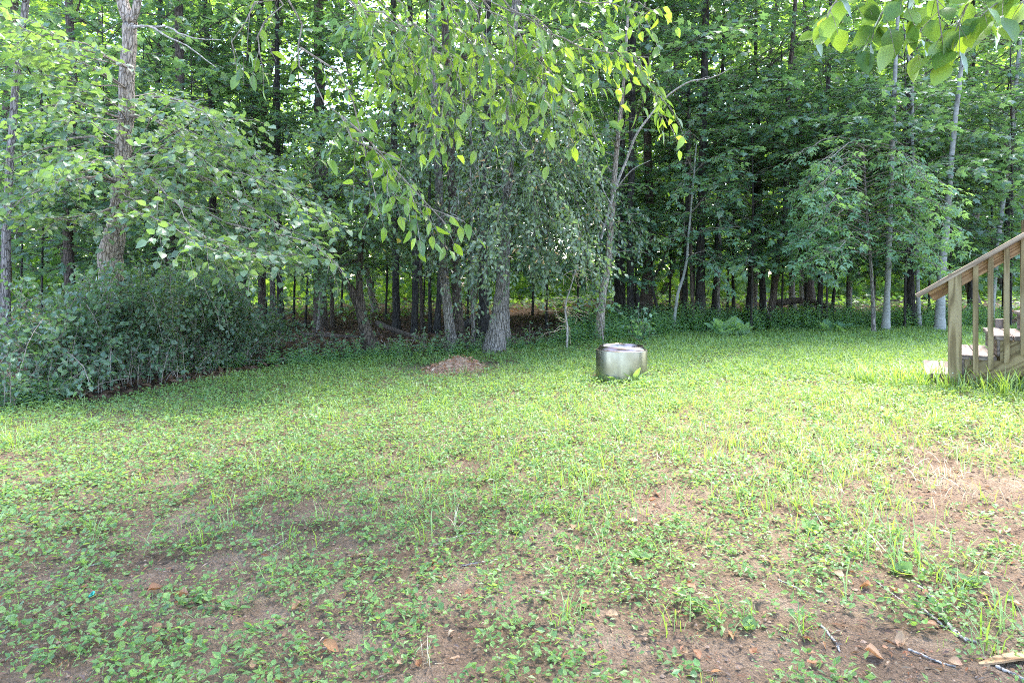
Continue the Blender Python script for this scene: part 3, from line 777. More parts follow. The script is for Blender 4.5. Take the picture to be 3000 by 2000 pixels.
# ------------------------------------------------------------------ understorey saplings
US = [  # u, v base, depth, scale, label
 (1690, 1000, 11.5, .85, 'small maple filling the shade behind the dead twiggy shrub'),
 (1600, 985, 12.5, 1.0, 'low maple behind the drooping tree, left of the dead twiggy shrub'),
 (1960, 985, 13.5, 1.05, 'maple sapling with layered leaves right of the thick brown trunk'),
 (2130, 980, 12.6, 1.15, 'maple sapling spreading above the burdock'),
 (2290, 970, 11.8, 1.2, 'maple sapling with dark flat sprays around the leaning pair'),
 (2360, 965, 14.0, 1.25, 'maple sapling behind the slate-coloured trunk'),
 (2480, 960, 12.6, 1.1, 'maple sapling around the hooked stem'),
 (2560, 950, 14.0, 1.3, 'tall maple sapling left of the spotted pale tree'),
 (2720, 950, 13.0, 1.15, 'maple sapling right of the stout black trunk'),
 (2810, 950, 14.5, 1.2, 'maple sapling behind the white-grey leaning trunk'),
 (2900, 950, 13.6, 1.1, 'maple sapling seen between the stair balusters'),
 (3010, 950, 14.0, 1.2, 'maple sapling at the edge of the picture behind the deck'),
 (1130, 975, 16.5, 1.2, 'maple sapling in the dim gap right of the leaning tree'),
 (860, 970, 16.0, 1.2, 'yellow-green maple sapling in the gap beyond the shrub tip'),
 (1240, 965, 18.5, 1.2, 'maple sapling in the dim wood behind the knot-hole trunk'),
 (1000, 960, 20.0, 1.3, 'maple sapling deep in the wood between thick trunk and leaning tree'),
 (1370, 965, 15.5, 1.2, 'maple sapling in the shade behind the furrowed pair'),
 (700, 965, 14.5, 1.35, 'maple sapling behind the right part of the shrub'),
 (420, 975, 12.0, 1.25, 'maple sapling behind the pale flaky tree'),
 (120, 990, 10.5, 1.15, 'pale maple sapling behind the left end of the shrub'),
 (60, 985, 13.5, 1.35, 'maple sapling farthest left under the canopy'),
 (560, 970, 16.5, 1.4, 'maple sapling deep behind the arching left branches'),
 (1860, 960, 17.0, 1.3, 'maple sapling deep in the wood behind the pair of black trunks'),
 (2030, 955, 18.0, 1.3, 'maple sapling deep in the wood behind the mottled trunk'),
 (2200, 975, 10.9, 1.0, 'maple sapling with low sprays right of the burdock'),
 (2420, 960, 11.2, 1.15, 'maple sapling before the slate-coloured trunk'),
 (2650, 950, 11.4, 1.25, 'maple sapling before the stout black trunk'),
 (2960, 950, 11.8, 1.25, 'maple sapling behind the upper stair rail'),
 (2780, 955, 12.0, 1.0, 'maple sapling behind the newel post'),
 (1800, 960, 14.5, 1.2, 'maple sapling between split-footed trunk and black trunks'),
 (1480, 960, 14.0, 1.25, 'maple sapling in the shade behind the thick centre trunk'),
 (1300, 955, 21.0, 1.5, 'maple sapling far back behind the furrowed pair'),
 (300, 980, 9.5, 1.15, 'maple sapling close behind the shrub'),
 (560, 975, 10.5, 1.1, 'maple sapling behind the crest of the shrub'),
 (920, 955, 22.0, 1.5, 'maple sapling far back left of the leaning tree'),
 (1090, 955, 24.0, 1.6, 'maple sapling far back behind the leaning tree'),
 (1560, 960, 17.0, 1.5, 'maple sapling far back behind the drooping tree'),
 (2260, 950, 17.0, 1.5, 'maple sapling far back behind the leaning pair'),
]
for k, (u, v, Yd, s, lab) in enumerate(US):
    hgt = 4.1 * s
    vt = HZ - (hgt - EYE) / Yd * FPX
    base, c, mb = trunk_mesh([(u, v, 7), (u + 6, (v + vt) / 2, 5), (u, vt, 3)], Yd, 7, .03, extend=.3)
    t = thing('maple_sapling', lab, 'sapling', base, 'maple saplings under the canopy')
    mb.build('trunk', M['bk_dark'], t, True, base)
    put_crown(t, CV_UNDER[k % 3], s, rng.uniform(0, 6.28))

# ------------------------------------------------------------------ the pale flaky tree at the left (arching leafy limbs)
base, c, mb = trunk_mesh([(322, 905, 66), (322, 830, 62), (326, 734, 64), (345, 640, 50), (358, 500, 44), (368, 312, 42), (380, 90, 38), (383, 62, 40)], 7.4, 28, .11, extend=0, flare=.2)
for fork in ([(383, 66, 36), (366, 30, 34), (350, -40, 32), (330, -160, 26)], [(384, 66, 22), (398, 30, 22), (412, -50, 20), (430, -170, 16)]):
    f = np.array([(*P(u, v, 7.4), wd / FPX * 7.4 / 2) for u, v, wd in fork])
    f = catmull(f, 14); tubes(f[:, :3], f[:, 3], 18, mb, bark=.1)
t = thing('flaky_barked_tree', 'pale flaky-barked tree with arching leafy limbs at the left, above the shrub', 'tree', base)
mb.build('trunk', M['bk_pale'], t, True, base)
F = Fol(); B = MB()
LIMBS = [
 [(365, 430, 7.4), (250, 400, 7.0), (120, 440, 6.6), (-40, 500, 6.4)],
 [(360, 470, 7.4), (480, 430, 7.0), (560, 400, 6.7), (690, 440, 6.5)],
 [(372, 300, 7.4), (460, 285, 7.1), (560, 310, 6.9), (690, 400, 6.7), (760, 470, 6.6)],
 [(355, 520, 7.4), (470, 500, 6.9), (620, 540, 6.6), (760, 620, 6.4), (890, 690, 6.3)],
 [(350, 560, 7.4), (430, 560, 6.6), (560, 610, 6.2), (700, 660, 6.1), (900, 715, 6.1), (985, 770, 6.1)],
 [(350, 540, 7.4), (240, 520, 6.8), (110, 560, 6.4), (30, 620, 6.2)],
 [(352, 600, 7.4), (290, 620, 6.8), (200, 640, 6.4), (90, 640, 6.2)],
 [(368, 350, 7.4), (300, 330, 7.0), (200, 300, 6.8), (60, 340, 6.6)],
 [(370, 260, 7.4), (280, 200, 7.2), (160, 140, 7.0), (30, 110, 6.8)],
 [(376, 200, 7.4), (300, 160, 6.8), (180, 120, 6.5), (60, 50, 6.3)],
 [(352, 600, 7.4), (440, 590, 6.8), (520, 630, 6.4), (600, 690, 6.2)],
 [(356, 540, 7.4), (420, 480, 6.8), (520, 470, 6.5), (640, 560, 6.3), (720, 660, 6.2)],
 [(350, 590, 7.4), (450, 610, 6.8), (600, 660, 6.5), (760, 730, 6.4), (860, 770, 6.4)],
 [(368, 340, 7.4), (470, 360, 7.2), (640, 480, 7.0), (780, 560, 6.9)],
 [(358, 500, 7.4), (300, 470, 6.6), (210, 460, 6.2), (120, 500, 6.0)],
]
def jit(L, du=45, dv=35, dy=.3, vmax=2000):
    a = rng.normal(0, 1, 3)
    return [L[0]] + [(u + a[0] * du * min(1, .3 + .35 * i) + rng.normal(0, 8), min(v + a[1] * dv * min(1, .3 + .35 * i) + rng.normal(0, 8), vmax), y + a[2] * dy) for i, (u, v, y) in enumerate(L[1:])]
for L in LIMBS:
    for j in range(4):
        spray(F, B, [P(*p) for p in (jit(L, 80, 70, .5, 640 if L[-1][0] < 340 else 745) if j else L)], .008 if j else .018, twig=.48, tstep=.11, lsize=.078, lstep=.056, droop=.3, flat=.45, start=.25, leaf_jit=.45, ang=.8)
B.build('limbs', M['twig'], t, False, base); B = MB()
for L in ([(375, 85, 7.4), (470, 75, 7.2), (560, 110, 7.0), (650, 120, 6.9)], [(376, 70, 7.4), (460, 90, 7.2), (560, 145, 7.1), (635, 200, 7.0)], [(370, 295, 7.4), (460, 284, 7.2), (540, 298, 7.1), (600, 290, 7.0)]):
    cc = catmull([P(*p) for p in L], 14); tubes(cc + rng.normal(0, .008, cc.shape), np.linspace(.014, .004, 14), 6, B)
B.build('bare_limbs', M['deadwood'], t, False, base)
emit(t, F, T_ROUND, M['lf_cherry'], 'crown', single=300)

# the leaning tree with twin stems and round leaves (dim gap)
base, c, mb = trunk_mesh([(1092, 1046, 40), (1070, 960, 34), (1045, 880, 26), (1012, 820, 22), (980, 740, 18), (960, 560, 14)], 8.9, 14, .1, extend=.4)
f = np.array([(*P(u, v, 8.9), wd / FPX * 8.9 / 2) for u, v, wd in [(1075, 980, 26), (1060, 900, 24), (1052, 820, 20), (1060, 700, 16), (1080, 560, 12), (1085, 400, 8)]])
f = catmull(f, 26); tubes(f[:, :3], f[:, 3], 12, mb, bark=.1)
t = thing('leaning_tree', 'dark leaning tree with twin stems and round leaves, some turning yellow', 'tree', base)
mb.build('trunk', M['bk_brown'], t, True, base)
F = Fol(); B = MB()
for L in [
 [(1000, 800, 8.9), (930, 760, 8.6), (870, 760, 8.5)], [(985, 750, 8.9), (1050, 700, 8.6), (1120, 740, 8.4), (1160, 800, 8.3)], [(970, 650, 8.9), (880, 600, 8.7), (800, 600, 8.6)],
 [(965, 600, 8.9), (1020, 540, 8.6), (1110, 540, 8.5), (1190, 620, 8.4)], [(962, 560, 8.9), (900, 480, 8.8), (830, 470, 8.7)], [(1060, 700, 8.9), (1130, 650, 8.6), (1210, 700, 8.5)],
 [(1080, 560, 8.9), (1010, 480, 8.7), (930, 430, 8.6)], [(1080, 500, 8.9), (1150, 430, 8.7), (1230, 450, 8.6)], [(1085, 420, 8.9), (1020, 350, 8.8), (930, 330, 8.7)], [(1060, 760, 8.9), (1000, 780, 8.5), (950, 850, 8.4)],
 [(1060, 720, 8.9), (1010, 690, 8.4), (930, 690, 8.3), (880, 720, 8.2)], [(1080, 560, 8.9), (1140, 560, 8.4), (1200, 610, 8.3)], [(970, 660, 8.9), (920, 640, 8.4), (860, 660, 8.3), (830, 720, 8.2)], [(1085, 400, 8.9), (1130, 330, 8.8), (1180, 320, 8.7)], [(965, 600, 8.9), (920, 540, 8.5), (850, 540, 8.4), (780, 600, 8.3)]]:
    for j in range(6):
        spray(F, B, [P(*p) for p in (jit(L, 55, 55, .4) if j else L)], .008, twig=.45, tstep=.10, lsize=.072, lstep=.05, droop=.35, flat=.5, leaf_jit=.5, start=.15)
emit(t, F, T_ROUND, M['lf_cherry'])
B.build('limbs', M['twig_dark'], t, False, base)
F2 = Fol(); a = F.arrays(); pk = rng.choice(len(a[0]), 26, False)
F2.add(a[0][pk] + np.array([0, -.15, 0]), a[2][pk], a[3][pk], a[4][pk])
emit(t, F2, T_ROUND, M['yellow'], 'yellow_leaves')

# the thick centre trunk with its drooping fine-leaved crown
base, c, mb = trunk_mesh([(1447, 1034, 58), (1458, 960, 48), (1468, 880, 42), (1474, 750, 32), (1480, 600, 27), (1491, 350, 25), (1504, 100, 23), (1512, 0, 22)], 9.0, 28, .12, extend=1.5)
t = thing('drooping_tree', 'thick furrowed centre tree with a drooping crown of small leaves and tan catkins', 'tree', base)
mb.build('trunk', M['bk_gray'], t, True, base)
F = Fol(); B = MB(); FC = Fol()
WL = [
 [(1490, 380, 9.0), (1400, 330, 8.7), (1300, 350, 8.5), (1220, 450, 8.4), (1180, 600, 8.3)],
 [(1492, 350, 9.0), (1580, 340, 8.7), (1660, 420, 8.5), (1730, 560, 8.4), (1760, 700, 8.4)],
 [(1488, 430, 9.0), (1420, 420, 8.5), (1350, 500, 8.3), (1320, 640, 8.2)],
 [(1490, 400, 9.0), (1560, 390, 8.5), (1620, 470, 8.3), (1660, 600, 8.2), (1680, 740, 8.2)],
 [(1484, 520, 9.0), (1560, 500, 8.4), (1620, 560, 8.2), (1690, 680, 8.1), (1720, 760, 8.1)],
 [(1484, 540, 9.0), (1400, 560, 8.4), (1320, 640, 8.2), (1270, 760, 8.1)],
 [(1482, 600, 9.0), (1540, 600, 8.3), (1600, 660, 8.1), (1640, 780, 8.0)],
 [(1480, 620, 9.0), (1420, 640, 8.3), (1380, 720, 8.1), (1340, 830, 8.0)],
 [(1490, 460, 9.0), (1520, 430, 8.3), (1550, 500, 8.0), (1570, 640, 7.9)],
 [(1480, 640, 9.0), (1520, 650, 8.2), (1560, 720, 7.9), (1600, 790, 7.9)],
 [(1495, 280, 9.0), (1420, 230, 8.8), (1340, 240, 8.7), (1270, 330, 8.6), (1240, 430, 8.6)],
 [(1495, 260, 9.0), (1570, 230, 8.8), (1650, 300, 8.7), (1710, 420, 8.6)],
 [(1490, 420, 9.0), (1470, 380, 8.3), (1440, 440, 8.0), (1420, 600, 7.9)],
 [(1482, 560, 9.0), (1480, 620, 8.2), (1470, 700, 7.9), (1450, 800, 7.9)],
 [(1488, 470, 9.0), (1600, 430, 8.8), (1700, 480, 8.7), (1790, 620, 8.6), (1820, 700, 8.6)],
]
for k, L in enumerate(WL):
    for j in range(3):
        spray(F, B, [P(*p) for p in (jit(L, 50, 50, .4) if j else L)], .007, twig=.42, tstep=.075, lsize=.064, lstep=.038, droop=.3, hang=.3, flat=.7, leaf_jit=.6, start=.1, ang=.8, vert=.6)
    q = catmull([P(*p) for p in L], 40)[14:]
    m_ = rng.choice(len(q), 12)
    FC.add(q[m_] + rng.normal(0, .12, (12, 3)) - np.array([0, .12, .05]), nrm(rng.normal(0, .8, (12, 3)) + np.array([0, 0, -.5])), nrm(rng.normal(0, 1, (12, 3))), rng.uniform(.05, .085, 12))
emit(t, F, t_ovate(.25, .2, .15), M['lf_weep'])
B.build('limbs', M['twig_dark'], t, False, base); B = MB()
emit(t, FC, t_ovate(.14, .5, .5), M['catkin'], 'catkins')['kind'] = 'stuff'
for _ in range(26):   # bare crooked twigs in the open middle of the crown
    u0 = rng.uniform(1330, 1600); v0 = rng.uniform(400, 620); yd = rng.uniform(8.2, 8.8)
    q = [P(u0, v0, yd)]
    for j in range(5):
        q.append(q[-1] + np.array([rng.normal(0, .10), rng.normal(0, .05), -rng.uniform(.05, .2)]))
    cc = catmull(q, 16); tubes(cc, np.linspace(.008, .003, 16), 5, B)
B.build('bare_twigs', M['deadwood'], t, False, base)['kind'] = 'stuff'

# the spotted pale tree's bright layered foliage (own tree just behind the lawn edge)
base, c, mb = trunk_mesh([(2560, 985, 12), (2556, 850, 10), (2545, 700, 9), (2535, 560, 7), (2530, 440, 5)], 10.4, 10, .04, extend=.3)
t = thing('bright_leaved_tree', 'young tree with tiers of pale bright green leaflets beside the spotted trunk', 'tree', base)
mb.build('trunk', M['bk_gray'], t, True, base)
F = Fol(); B = MB()
for v0 in np.linspace(430, 760, 26):
    for s in (-1, 1):
        u0 = 2540; Lx = rng.uniform(90, 200) * (1.15 if s > 0 else .85); yd = 10.4 - rng.uniform(.2, 1.2)
        spray(F, B, [P(u0, v0, 10.4), P(u0 + s * Lx * .45, v0 - 28, (10.4 + yd) / 2), P(u0 + s * Lx, v0 + rng.uniform(-5, 30), yd), P(u0 + s * Lx * 1.25, v0 + rng.uniform(30, 70), yd)], .01, twig=.36, tstep=.13, lsize=.2, lstep=.1, droop=.3, flat=.3, start=.2)
emit(t, F, T_COMP, M['lf_bright'])
B.build('limbs', M['twig'], t, False, base)

# pale crooked sapling with leaflets
base, c, mb = trunk_mesh([(1972, 980, 9), (1980, 900, 9), (1990, 840, 9), (2010, 790, 8), (2014, 720, 7), (2021, 650, 6), (2032, 520, 5), (2040, 420, 3)], 10.8, 9, .04, extend=0)
t = thing('crooked_sapling', 'pale crooked sapling with drooping leaflet sprays left of the mottled trunk', 'sapling', base)
mb.build('trunk', M['bk_birch'], t, True, base)
F = Fol(); B = MB()
for (v0, u1, v1) in [(740, 2120, 760), (720, 1960, 730), (640, 2110, 610), (600, 2140, 560), (520, 2150, 470), (480, 1990, 470), (660, 1980, 680), (760, 2130, 830), (560, 1990, 570), (440, 2120, 400), (690, 2150, 690), (430, 2000, 400)]:
    i = int(np.argmin(np.abs(c[:, 2] - P(0, v0, 10.8)[2])))
    for j in range(2):
        spray(F, B, [c[i, :3], (c[i, :3] + P(u1, v1 - 40, 10.4)) / 2 + UP * .05, P(u1 + j * rng.normal(0, 40), v1 + j * rng.normal(0, 30), 10.2 + j * .3)], .005, twig=.34, tstep=.1, lsize=.17, lstep=.12, droop=.3, flat=.35, start=.3)
emit(t, F, T_COMP, M['lf_bright'])
B.build('limbs', M['twig'], t, False, base)

# small bright maple by the split-footed trunk
base, c, mb = trunk_mesh([(1768, 1000, 5), (1760, 940, 5), (1745, 890, 4)], 9.6, 7, .02, extend=0)
t = thing('maple_seedling', 'small bright maple with one flat tier of leaves by the split-footed trunk', 'sapling', base)
mb.build('trunk', M['twig'], t, True, base)
F = Fol(); B = MB()
for (u1, v1, yd) in [(1650, 880, 9.2), (1690, 905, 8.9), (1760, 910, 8.8), (1820, 915, 9.1), (1800, 885, 9.5), (1720, 870, 9.6)]:
    spray(F, B, [c[-1, :3], (c[-1, :3] + P(u1, v1, yd)) / 2 + UP * .05, P(u1, v1, yd)], .005, twig=.22, tstep=.1, lsize=.085, lstep=.07, droop=.2, flat=.25, start=.25)
emit(t, F, T_MAP, M['lf_bright']); B.build('limbs', M['twig'], t, False, base)

# young leafy shrub behind the fire pit
base = hit(1880, 1005)
t = thing('young_shrub', 'young pale green shrub standing just behind the fire pit', 'shrub', base)
F = Fol(); B = MB()
for (u1, v1) in [(1870, 905), (1890, 910), (1910, 925), (1850, 940), (1840, 965), (1905, 955), (1880, 930), (1918, 975)]:
    spray(F, B, [base, base + (P(u1, v1, base[1] - .1) - base) * .5 + rng.normal(0, .03, 3), P(u1, v1, base[1] - rng.uniform(-.1, .3))], .006, twig=.16, tstep=.07, lsize=.065, lstep=.05, droop=.1, flat=.6, start=.35, leaf_jit=.6)
emit(t, F, T_ROUND, M['lf_bright'], 'foliage'); B.build('stem', M['twig'], t, False, base)

# dead twiggy shrub
base = hit(1660, 1022)
t = thing('dead_shrub', 'leafless pale shrub with curling tan twigs left of the split-footed trunk', 'shrub', base)
B = MB()
cc = catmull([base - UP * .03, P(1662, 960, base[1]), P(1656, 900, base[1]), P(1672, 840, base[1]), P(1690, 780, base[1])], 22); tubes(cc, np.linspace(.018, .007, 22), 8, B)
B.build('trunk', M['deadwood'], t, True, base)
B = MB()
for _ in range(26):
    i = rng.integers(5, 22); p = cc[i]
    d = nrm(np.array([rng.normal(0, 1), rng.normal(0, .6), rng.normal(.1, .5)])); q = [p]
    for j in range(5):
        d = nrm(d + rng.normal(0, .45, 3) + np.array([0, 0, -.12])); q.append(q[-1] + d * rng.uniform(.05, .11))
    k_ = catmull(q, 14); tubes(k_, np.linspace(.005, .0018, 14), 4, B)
B.build('branches', M['catkin'], t, False, base)

# dead branch reaching out above the centre of the wood
base = P(1835, 470, 9.4)
t = thing('dead_branch', 'bare bleached branch reaching up to the right before the black trunks', 'branch', base)
B = MB()
cc = catmull([P(1760, 700, 9.6), P(1800, 560, 9.5), P(1835, 470, 9.4), P(1862, 400, 9.2), P(1900, 345, 9.1), P(1955, 282, 9.0), P(2020, 240, 8.9), P(2070, 232, 8.9), P(2110, 218, 8.8), P(2148, 194, 8.8)], 50)
tubes(cc, np.linspace(.022, .005, 50), 8, B)
cc2 = catmull([P(2040, 240, 8.9), P(2062, 228, 8.85), P(2080, 225, 8.8)], 8); tubes(cc2, np.linspace(.007, .003, 8), 5, B)
for (a_, b_, c_) in [((1800, 560), (1850, 500), (1905, 470)), ((1770, 660), (1720, 600), (1690, 560)), ((1790, 600), (1760, 540), (1745, 470))]:
    k_ = catmull([P(*a_, 9.5), P(*b_, 9.3), P(*c_, 9.2)], 12); tubes(k_, np.linspace(.012, .003, 12), 6, B)
B.build('wood', M['deadwood'], t, True, base)

# ------------------------------------------------------------------ big shrub at the left
base = np.array([-3.2, 7.0, float(gz(-3.2, 7.0))])
t = thing('big_shrub', 'large dark green tangled shrub at the lawn edge on the left', 'shrub', base)
F = Fol(); B = MB(); F2 = Fol()
for k in range(260):
    f = rng.random()
    u0 = 20 + 700 * f
    front = 1195 - 125 * f ** 1.0
    top = np.interp(f, [0, .25, .5, .75, 1], [870, 815, 765, 800, 920])
    p0 = hit(u0, front - 14) + np.array([0, rng.uniform(0, 1.5), 0])
    p0[2] = float(gz(p0[0], p0[1]))
    hgt = EYE + (HZ - top) / FPX * p0[1] - p0[2]
    hgt = hgt * rng.uniform(.5, 1.05)
    a = rng.uniform(0, 6.28); sp = rng.uniform(.15, .6)
    d = np.array([math.cos(a), math.sin(a) - .35, 0]) * sp
    if k % 3:
        pts = [p0, p0 + d * .3 + UP * hgt * .45, p0 + d * .75 + UP * hgt * .8, p0 + d * 1.1 + UP * hgt]
    else:
        pts = [p0, p0 + d * .35 + UP * hgt * .6, p0 + d * .9 + UP * hgt * .85, p0 + d * 1.5 + UP * hgt * .75, p0 + d * 1.9 + UP * hgt * .5]
    spray(F, B, pts, .006, twig=.26, tstep=.06, lsize=.058, lstep=.038, droop=.0, flat=.75, leaf_jit=.75, start=.06, vert=1.2)
for k in range(90):   # low growth that meets the grass
    f = rng.random(); p0 = hit(10 + 760 * f, 1203 - 132 * f + rng.uniform(-16, 4)); hgt = rng.uniform(.12, .45)
    e = p0 + np.array([rng.normal(0, .2), rng.normal(-.02, .08), hgt])
    spray(F, B, [p0, (p0 + e) / 2 + UP * .05, e], .004, twig=.16, tstep=.05, lsize=.05, lstep=.036, droop=0, flat=.75, leaf_jit=.75, start=.05, vert=1.2)
for k in range(16):   # upright fresh shoots
    f = rng.uniform(.25, .95); u0 = 40 + 740 * f
    p0 = hit(u0, 1195 - 125 * f - 40) + np.array([0, rng.uniform(.2, .8), 0])
    top = EYE + (HZ - np.interp(f, [0, .25, .5, .75, 1], [860, 810, 760, 815, 930])) / FPX * p0[1]
    spray(F2, B, [p0 + UP * .4, p0 + UP * (top * .7) + rng.normal(0, .06, 3), np.array([p0[0] + rng.normal(0, .15), p0[1], top])], .005, twig=.12, tstep=.05, lsize=.045, lstep=.035, droop=.0, flat=.6, leaf_jit=.5, start=.5)
emit(t, F, T_OV, M['lf_bush'], 'foliage', single=0)
emit(t, F2, T_OV, M['lf_cherry'], 'fresh_shoots')['kind'] = 'stuff'
B.build('stems', M['twig'], t, False, base)

# ------------------------------------------------------------------ undergrowth along the wood's edge
F = Fol()
N_ = 2600
us = np.concatenate([rng.uniform(1650, 2950, int(N_ * .8)), rng.uniform(-100, 1650, int(N_ * .2))])
for u in us:
    x_guess = (u - 1500) / FPX * 10.5
    for _ in range(4):
        ye = float(yedge(x_guess)); x_guess = (u - 1500) / FPX * ye
    right = u > 1650
    yd = ye + (rng.uniform(-.1, 1.6) if right else rng.uniform(-.05, .35))
    x = (u - 1500) / FPX * yd
    h = (rng.uniform(.12, .42) if right else rng.uniform(.05, .22)) * (.5 + fbm(x * 1.3, yd * 1.3)) 
    z = float(gz(x, yd)); k = int(8 + h * 26)
    s = np.linspace(.1, 1, k); lean = rng.normal(0, .12, 2)
    p = np.stack([x + lean[0] * s * h, yd + lean[1] * s * h, z + s * h], 1)
    a = np.arange(k) * 2.4 + rng.uniform(0, 6)
    d = np.stack([np.cos(a), np.sin(a), .35 + 0 * a], 1)
    F.add(p, d, np.stack([-.3 * np.cos(a), -.3 * np.sin(a), 1 + 0 * a], 1) + rng.normal(0, .2, (k, 3)), rng.uniform(.05, .095, k) * (1.15 - .45 * s))
ug = obj('undergrowth', leaf_mesh('undergrowth', F.arrays(), t_kite(.2)), M['lf_bright'])
tag(ug, 'feathery green weeds massed along the edge of the wood', kind='stuff')
# green cover of the wood floor, mostly at the right
N_ = 22000
yy = rng.uniform(10, 44, N_); xx = rng.uniform(-.9, .9, N_) * yy
kp = (yy > yedge(xx) + .8) & (fbm(xx * .5, yy * .5) + .28 * ((xx > 1) | (yy > 17)) - .02 * np.maximum(0, 14 - yy) > .62)
xx, yy = xx[kp], yy[kp]
F = Fol(); zz = gz(xx, yy) + rng.uniform(.02, .3, len(xx))
F.add(np.stack([xx, yy, zz], 1), nrm(rng.normal(0, 1, (len(xx), 3)) * np.array([1, 1, .3])), UP + rng.normal(0, .35, (len(xx), 3)), rng.uniform(.09, .2, len(xx)))
wf = obj('woodland_ground_cover', leaf_mesh('woodland_ground_cover', F.arrays(), T_STAR), M['lf_far'])
tag(wf, 'low green plants scattered over the woodland floor', kind='stuff')
# dead leaves on the wood floor
N_ = 26000
yy = rng.uniform(4.5, 22, N_); xx = rng.uniform(-.95, .9, N_) * yy
kp = yy > yedge(xx) + rng.normal(.25, .25, N_)
xx, yy = xx[kp], yy[kp]
F = Fol(); F.add(np.stack([xx, yy, gz(xx, yy) + rng.uniform(.004, .035, len(xx))], 1), nrm(rng.normal(0, 1, (len(xx), 3)) * np.array([1, 1, .25])), UP + rng.normal(0, .4, (len(xx), 3)), rng.uniform(.05, .12, len(xx)))
ll = obj('leaf_litter', leaf_mesh('leaf_litter', F.arrays(), T_OV), M['litter'])
tag(ll, 'brown dead leaves covering the floor of the wood', kind='stuff')

# ------------------------------------------------------------------ lawn cover
def bare(x, y):
    b = 0
    for (u, v, r, s) in [(650, 1640, .25, .5), (1250, 1600, .3, .5), (900, 1790, .25, .5), (1150, 1960, .4, .5), (300, 1900, .3, .4), (1500, 1640, .2, .5), (1900, 1500, .2, .4), (2780, 1420, .5, .95), (2950, 1330, .45, .9), (2930, 1580, .45, 1.0), (2980, 1750, .35, .8), (2300, 1960, .4, .6), (2100, 1280, .2, .5), (2500, 1260, .25, .6), (2700, 1950, .35, .6), (1330, 1085, .32, 1.6), (1950, 1950, .3, .5), (1700, 1900, .2, .5)]:
        p = hit(u, v); k = p[1] * .33
        b = b + s * np.exp(-(((x - p[0]) / (r * max(.8, k))) ** 2 + ((y - p[1]) / (r * 1.1 * max(.8, k))) ** 2))
    return b
def cover(x, y):
    return 1.0 - .26 * ss(3.9, 1.8, y) - .55 * bare(x, y) + (.8 * (fbm(x * 1.7 + 30, y * 1.7 + 8, 3) - .5) + 1.2 * (fbm(x * 6 + 3, y * 6 + 5, 2) - .5)) * (1.0 - .35 * ss(3.5, 6, y))
def lawn_pts(n, y0, y1, wid=.95):
    yy = np.sqrt(rng.uniform(y0 ** 2, y1 ** 2, n)); xx = rng.uniform(-wid, wid, n) * yy
    return xx, yy
def near_pit(x, y):
    return (x - 1.05) ** 2 + (y - 6.3) ** 2 < .25 ** 2
FA, FB_, FC_ = Fol(), Fol(), Fol()
for (n, y0, y1, s0, s1, h, per, cr) in [(10500, 1.2, 3.2, .008, .026, .045, 5, .028), (18000, 3.2, 5.5, .011, .028, .05, 5, .04), (30000, 5.5, 8.5, .016, .033, .055, 4, .06), (24000, 8.5, 12.5, .025, .043, .055, 4, .09)]:
    xx, yy = lawn_pts(n, y0, y1)
    c_ = cover(xx, yy)
    kp = (rng.random(n) < np.clip(c_ * 1.5 - .28, .03, 1)) & (yy < yedge(xx) + .1)
    xx, yy, c_ = xx[kp], yy[kp], c_[kp]
    k = rng.integers(max(2, per - 3), per + 4, len(xx)); ii = np.repeat(np.arange(len(xx)), k); m = len(ii)
    gsz = (s0 + (s1 - s0) * rng.random(len(xx)) ** 1.6)[ii]
    sp = (fbm(xx * 1.1 + 60, yy * 1.1 + 20, 2) + rng.normal(0, .16, len(xx)))[ii]      # species in patches
    a = rng.uniform(0, 6.28, m); rr = cr * np.sqrt(rng.random(m)) * (.6 + .8 * rng.random(len(xx))[ii])
    px_, py_ = xx[ii] + rr * np.cos(a), yy[ii] + rr * np.sin(a)
    ok = ~near_pit(px_, py_); px_, py_, a, gsz, cc_, sp = px_[ok], py_[ok], a[ok], gsz[ok], c_[ii][ok], sp[ok]; m = len(a)
    zz = gz(px_, py_) + .006 + rng.random(m) * h * np.clip(cc_ + .2, .25, 1.1)
    a = a + rng.normal(0, .5, m)
    p_ = np.stack([px_, py_, zz], 1); d_ = np.stack([np.cos(a), np.sin(a), rng.normal(.1, .35, m)], 1); n_ = UP + rng.normal(0, .42, (m, 3)); z_ = gsz * rng.uniform(.6, 1.2, m)
    if y0 < 5:
        for FF, q_, mul in ((FA, sp < .5, .9), (FB_, sp >= .5, 1.25)):
            FF.add(p_[q_], d_[q_], n_[q_], z_[q_] * mul)
    else:
        FC_.add(p_, d_, n_, z_ * 1.1)
for FF, tm, nm, lab in ((FA, T_RND, 'ground_cover', 'round-leaved low weeds covering the near lawn'), (FB_, t_kite(.27), 'narrow_ground_cover', 'narrow-leaved low weeds mixed through the near lawn'), (FC_, t_kite(.36), 'far_ground_cover', 'dense low weeds covering the far lawn')):
    tag(obj(nm, leaf_mesh(nm, FF.arrays(), tm), M['lf_lawn']), lab, kind='stuff')

